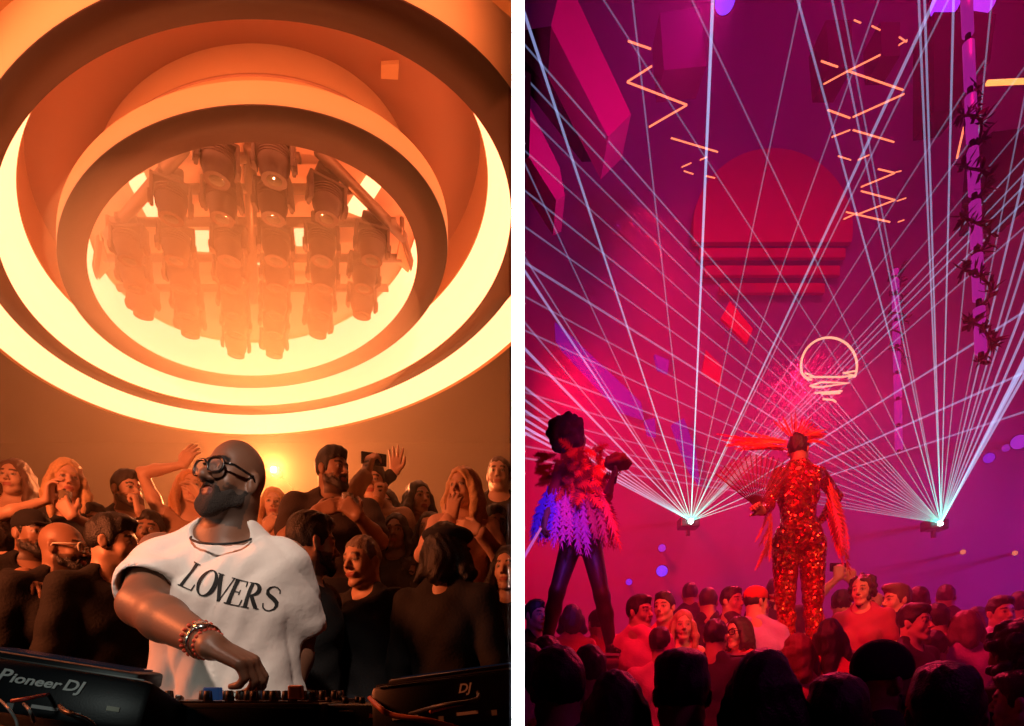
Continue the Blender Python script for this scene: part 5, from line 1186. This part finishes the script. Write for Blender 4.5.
    S1 = [(524, 12, 1.3, 2), (628, -40, .6, 1.0), (714, -30, 2.2, 2.4), (806, -25, .5, .9), (944, -20, 1.2, 2.6), (958, -20, .6, 1.2), (884, -15, .5, .9), (524, 270, 1.1, 1.6), (524, 256, .5, .9), (523, 347, 1.2, 1.8), (523, 160, .5, .9),
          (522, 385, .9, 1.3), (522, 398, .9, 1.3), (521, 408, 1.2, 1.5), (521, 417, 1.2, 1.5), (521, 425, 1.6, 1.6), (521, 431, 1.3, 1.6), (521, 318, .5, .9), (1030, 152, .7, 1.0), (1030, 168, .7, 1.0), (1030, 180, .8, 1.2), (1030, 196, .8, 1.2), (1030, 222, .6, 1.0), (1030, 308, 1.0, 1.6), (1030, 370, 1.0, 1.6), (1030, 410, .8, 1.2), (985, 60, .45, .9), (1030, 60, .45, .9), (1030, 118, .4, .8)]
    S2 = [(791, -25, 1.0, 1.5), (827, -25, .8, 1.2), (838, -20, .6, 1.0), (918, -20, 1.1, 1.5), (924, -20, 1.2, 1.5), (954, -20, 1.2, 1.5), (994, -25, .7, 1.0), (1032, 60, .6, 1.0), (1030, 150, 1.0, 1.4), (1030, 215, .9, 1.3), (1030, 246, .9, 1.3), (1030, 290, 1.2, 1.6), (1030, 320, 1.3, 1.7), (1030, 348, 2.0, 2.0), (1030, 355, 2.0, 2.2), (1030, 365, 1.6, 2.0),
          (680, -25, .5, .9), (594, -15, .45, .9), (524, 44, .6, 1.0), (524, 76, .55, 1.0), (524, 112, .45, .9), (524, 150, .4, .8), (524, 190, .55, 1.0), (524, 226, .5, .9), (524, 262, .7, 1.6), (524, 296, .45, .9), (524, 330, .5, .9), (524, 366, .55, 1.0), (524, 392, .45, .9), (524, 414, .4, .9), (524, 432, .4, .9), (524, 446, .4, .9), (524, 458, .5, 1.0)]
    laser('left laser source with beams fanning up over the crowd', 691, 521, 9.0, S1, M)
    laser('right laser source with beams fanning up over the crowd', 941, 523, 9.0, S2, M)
# ------------------------------------------------------------------ assemble
left_room(); decks(); make_dj(); left_crowd()
right_room(); dancers(); right_crowd()
# partition between the two rooms, its near edge painted white
M_part = mat('white partition paint', (.95, .95, .95), rough=.6)
Yp = .62; xr = 12.2 / F * Yp
mb = MB(); zt = EZ + 8; zb = -.5
v = [(0, Yp, zb), (xr, Yp, zb), (.2, 12.1, zb), (0, 12.1, zb)]; v += [(a, b, zt) for a, b, c in v]
o = mb.add(v, [[0, 1, 2, 3], [7, 6, 5, 4], [0, 4, 5, 1], [1, 5, 6, 2], [2, 6, 7, 3], [3, 7, 4, 0]]).build('wall_partition', M_part); o['kind'] = 'structure'
o.data.materials.append(mat('bounce damping partition sides', srgb(58, 36, 28), rough=.85))  # unseen sides darkened to cut light bouncing into both rooms
for p_ in o.data.polygons:
    if abs(p_.normal.x) > .5: p_.material_index = 1
# lights
light('edge_fill', 'AREA', (xr / 2, -.03, EZ + .45), 8, (1, 1, 1), .006, target=(xr / 2, Yp, EZ + .45), shape='RECTANGLE', size_y=1.5, spread=math.radians(1))  # added unseen lamp that keeps the partition's near edge white
light('booth_light', 'SPOT', (-.45, -.15, EZ + 2.1), 210, (1, .77, .64), .07, target=(-.86, 1.7, EZ + .28), spot_size=math.radians(27), spot_blend=.8)
light('booth_fill', 'SPOT', (-1.5, .35, EZ + .22), 9, (.95, 1, .85), .06, target=(-.9, 1.7, EZ + .12), spot_size=math.radians(40), spot_blend=.7)
light('player_light', 'SPOT', (-.5, .1, EZ + .25), 5, (.9, 1, .9), .04, target=(-.8, 1.0, EZ + .02), spot_size=math.radians(22), spot_blend=.6)  # added spot without a visible source, brightens the left player's lettering
light('spot_glow', 'POINT', P(275, 468, 5.7), 620, (1, .25, .07), .06)
light('booth_red', 'AREA', (-2.9, 1.2, EZ + 1.4), 95, (1, .2, .06), .5, target=(-1.6, 2.8, EZ + .2))
haze('haze', (-10.8, 3.0, .76), (-.02, 10.4, EZ + .812 * D), .05, (1, .82, .58), .3, label='thin orange haze filling the left room')
haze('smoke', tuple(RP(0, 1, .62) - Vector((1.6, 1.5, .5))), tuple(RP(0, 1, .62) + Vector((1.6, 1.5, .9))),   .42, (1, .82, .58), .2, label='denser smoke drifting among the lamps in the ring', ell=True)
R_ = math.radians
light('red_wash', 'SPOT', (.5, 5.5, 4.2), 2100, (1, .0, .03), .3, target=(2.4, 12, 4.5), spot_size=R_(80), spot_blend=1)
light('red_floor', 'SPOT', (.6, 3.0, 3.6), 520, (1, .015, .03), .2, target=(3, 5.2, .8), spot_size=R_(90), spot_blend=1)
light('magenta_wash', 'SPOT', (5, 4, 13), 3300, (1, .002, .15), .8, target=(5, 11.5, 4), spot_size=R_(100), spot_blend=1)
light('violet_wash', 'SPOT', (12.8, 7, 4.5), 850, (.42, .03, 1), .5, target=(7, 11, 3), spot_size=R_(110), spot_blend=1)
light('violet_top', 'SPOT', (4, 3.5, 12), 420, (.4, .0, 1), .5, target=(5, 12, 13), spot_size=R_(90), spot_blend=1)
light('crowd_red', 'SPOT', (3.4, 7.0, 5.0), 1300, (1, .02, .08), .2, target=(2.8, 4.2, .8), spot_size=R_(80), spot_blend=.8)
light('dancer_front', 'SPOT', (2.6, 1.6, 3.9), 400, (1, .15, .07), .05, target=(2.15, 4.38, 2.2), spot_size=R_(36), spot_blend=.6)
light('dancer_blue', 'SPOT', (.5, 2.2, 3.2), 150, (.35, .05, 1), .1, target=(.42, 4.3, 2.2), spot_size=R_(20), spot_blend=.6)
light('dancer_red', 'SPOT', (.9, 2.2, 3.6), 55, (1, .04, .06), .1, target=(.5, 4.3, 2.6), spot_size=R_(20), spot_blend=.6)
light('panel_fill', 'SPOT', (1.2, 3.2, 5.0), 420, (1, .02, .32), .1, target=(.8, 6.1, 7.6), spot_size=R_(50), spot_blend=.6)  # added unseen spot to brighten the slanted pink beams
light('front_fill', 'SPOT', (2.4, .2, 3.2), 22, (.7, .03, .5), .2, target=(1.6, 2.0, 1), spot_size=R_(100), spot_blend=.8)  # added fill from out of view, lifts the dark nearest heads
light('blue_crowd', 'SPOT', (5.2, 3.6, 3.2), 80, (.15, .05, 1), .1, target=(3.9, 4.5, 1.5), spot_size=R_(30), spot_blend=.6)
haze('haze', (.25, 2.1, -.33), (13.8, 12.0, 15.3), .04, (1, .42, .92), .1, label='thin magenta haze filling the right room')
# everything ends at the partition between the rooms
bpy.context.view_layer.update()
wn = Vector((12.1 - Yp, -(.2 - xr), 0)).normalized()
def trim_at_wall(o, co, no):
    me = o.data
    if me.users > 1: return
    mw = o.matrix_world; pts = [mw @ Vector(c) for c in o.bound_box]
    if max((p - co).dot(no) for p in pts) <= 0 or len(me.vertices) == 0: return
    inv = mw.inverted(); bm = bmesh.new(); bm.from_mesh(me)
    res = bmesh.ops.bisect_plane(bm, geom=bm.verts[:] + bm.edges[:] + bm.faces[:], plane_co=inv @ co, plane_no=(mw.to_3x3().transposed() @ no).normalized(), clear_outer=True)
    ed = [e for e in res['geom_cut'] if isinstance(e, bmesh.types.BMEdge)]
    if o.name.split('.')[0] not in ('ring_frame', 'light_panel', 'underside'): bmesh.ops.holes_fill(bm, edges=ed, sides=0)
    if len(bm.verts) < 4: bm.free(); bpy.data.objects.remove(o); return
    bm.to_mesh(me); bm.free()
for o in [q for q in SC.objects if q.type == 'MESH']:
    if o.get('kind') in ('structure', 'stuff'): continue
    r = o
    while r.parent: r = r.parent
    x = r.matrix_world.translation
    if x.x < 0 or r.name.startswith('ring') or r.name.startswith('cable') or r.name.startswith('ceiling') or r.name.startswith('lit'): trim_at_wall(o, Vector((-.001, 0, 0)), Vector((1, 0, 0)))
    elif r.name.startswith('person'): trim_at_wall(o, Vector((xr + .001, Yp, 0)), -wn)
w = bpy.data.worlds.new('world'); SC.world = w; w.use_nodes = True; w.node_tree.nodes['Background'].inputs[0].default_value = (0, 0, 0, 1)
SC.view_settings.view_transform = 'Standard'; SC.view_settings.look = 'None'; SC.view_settings.gamma = 1; SC.view_settings.exposure = 0; SC.view_settings.use_curve_mapping = False
SC.cycles.use_denoising = True; SC.cycles.max_bounces = 6; SC.cycles.diffuse_bounces = 3; SC.cycles.volume_bounces = 1; SC.cycles.transparent_max_bounces = 48; SC.cycles.glossy_bounces = 3; SC.cycles.transmission_bounces = 4
SC.cycles.use_adaptive_sampling = False; SC.cycles.sample_clamp_indirect = 4; SC.cycles.caustics_reflective = False; SC.cycles.caustics_refractive = False
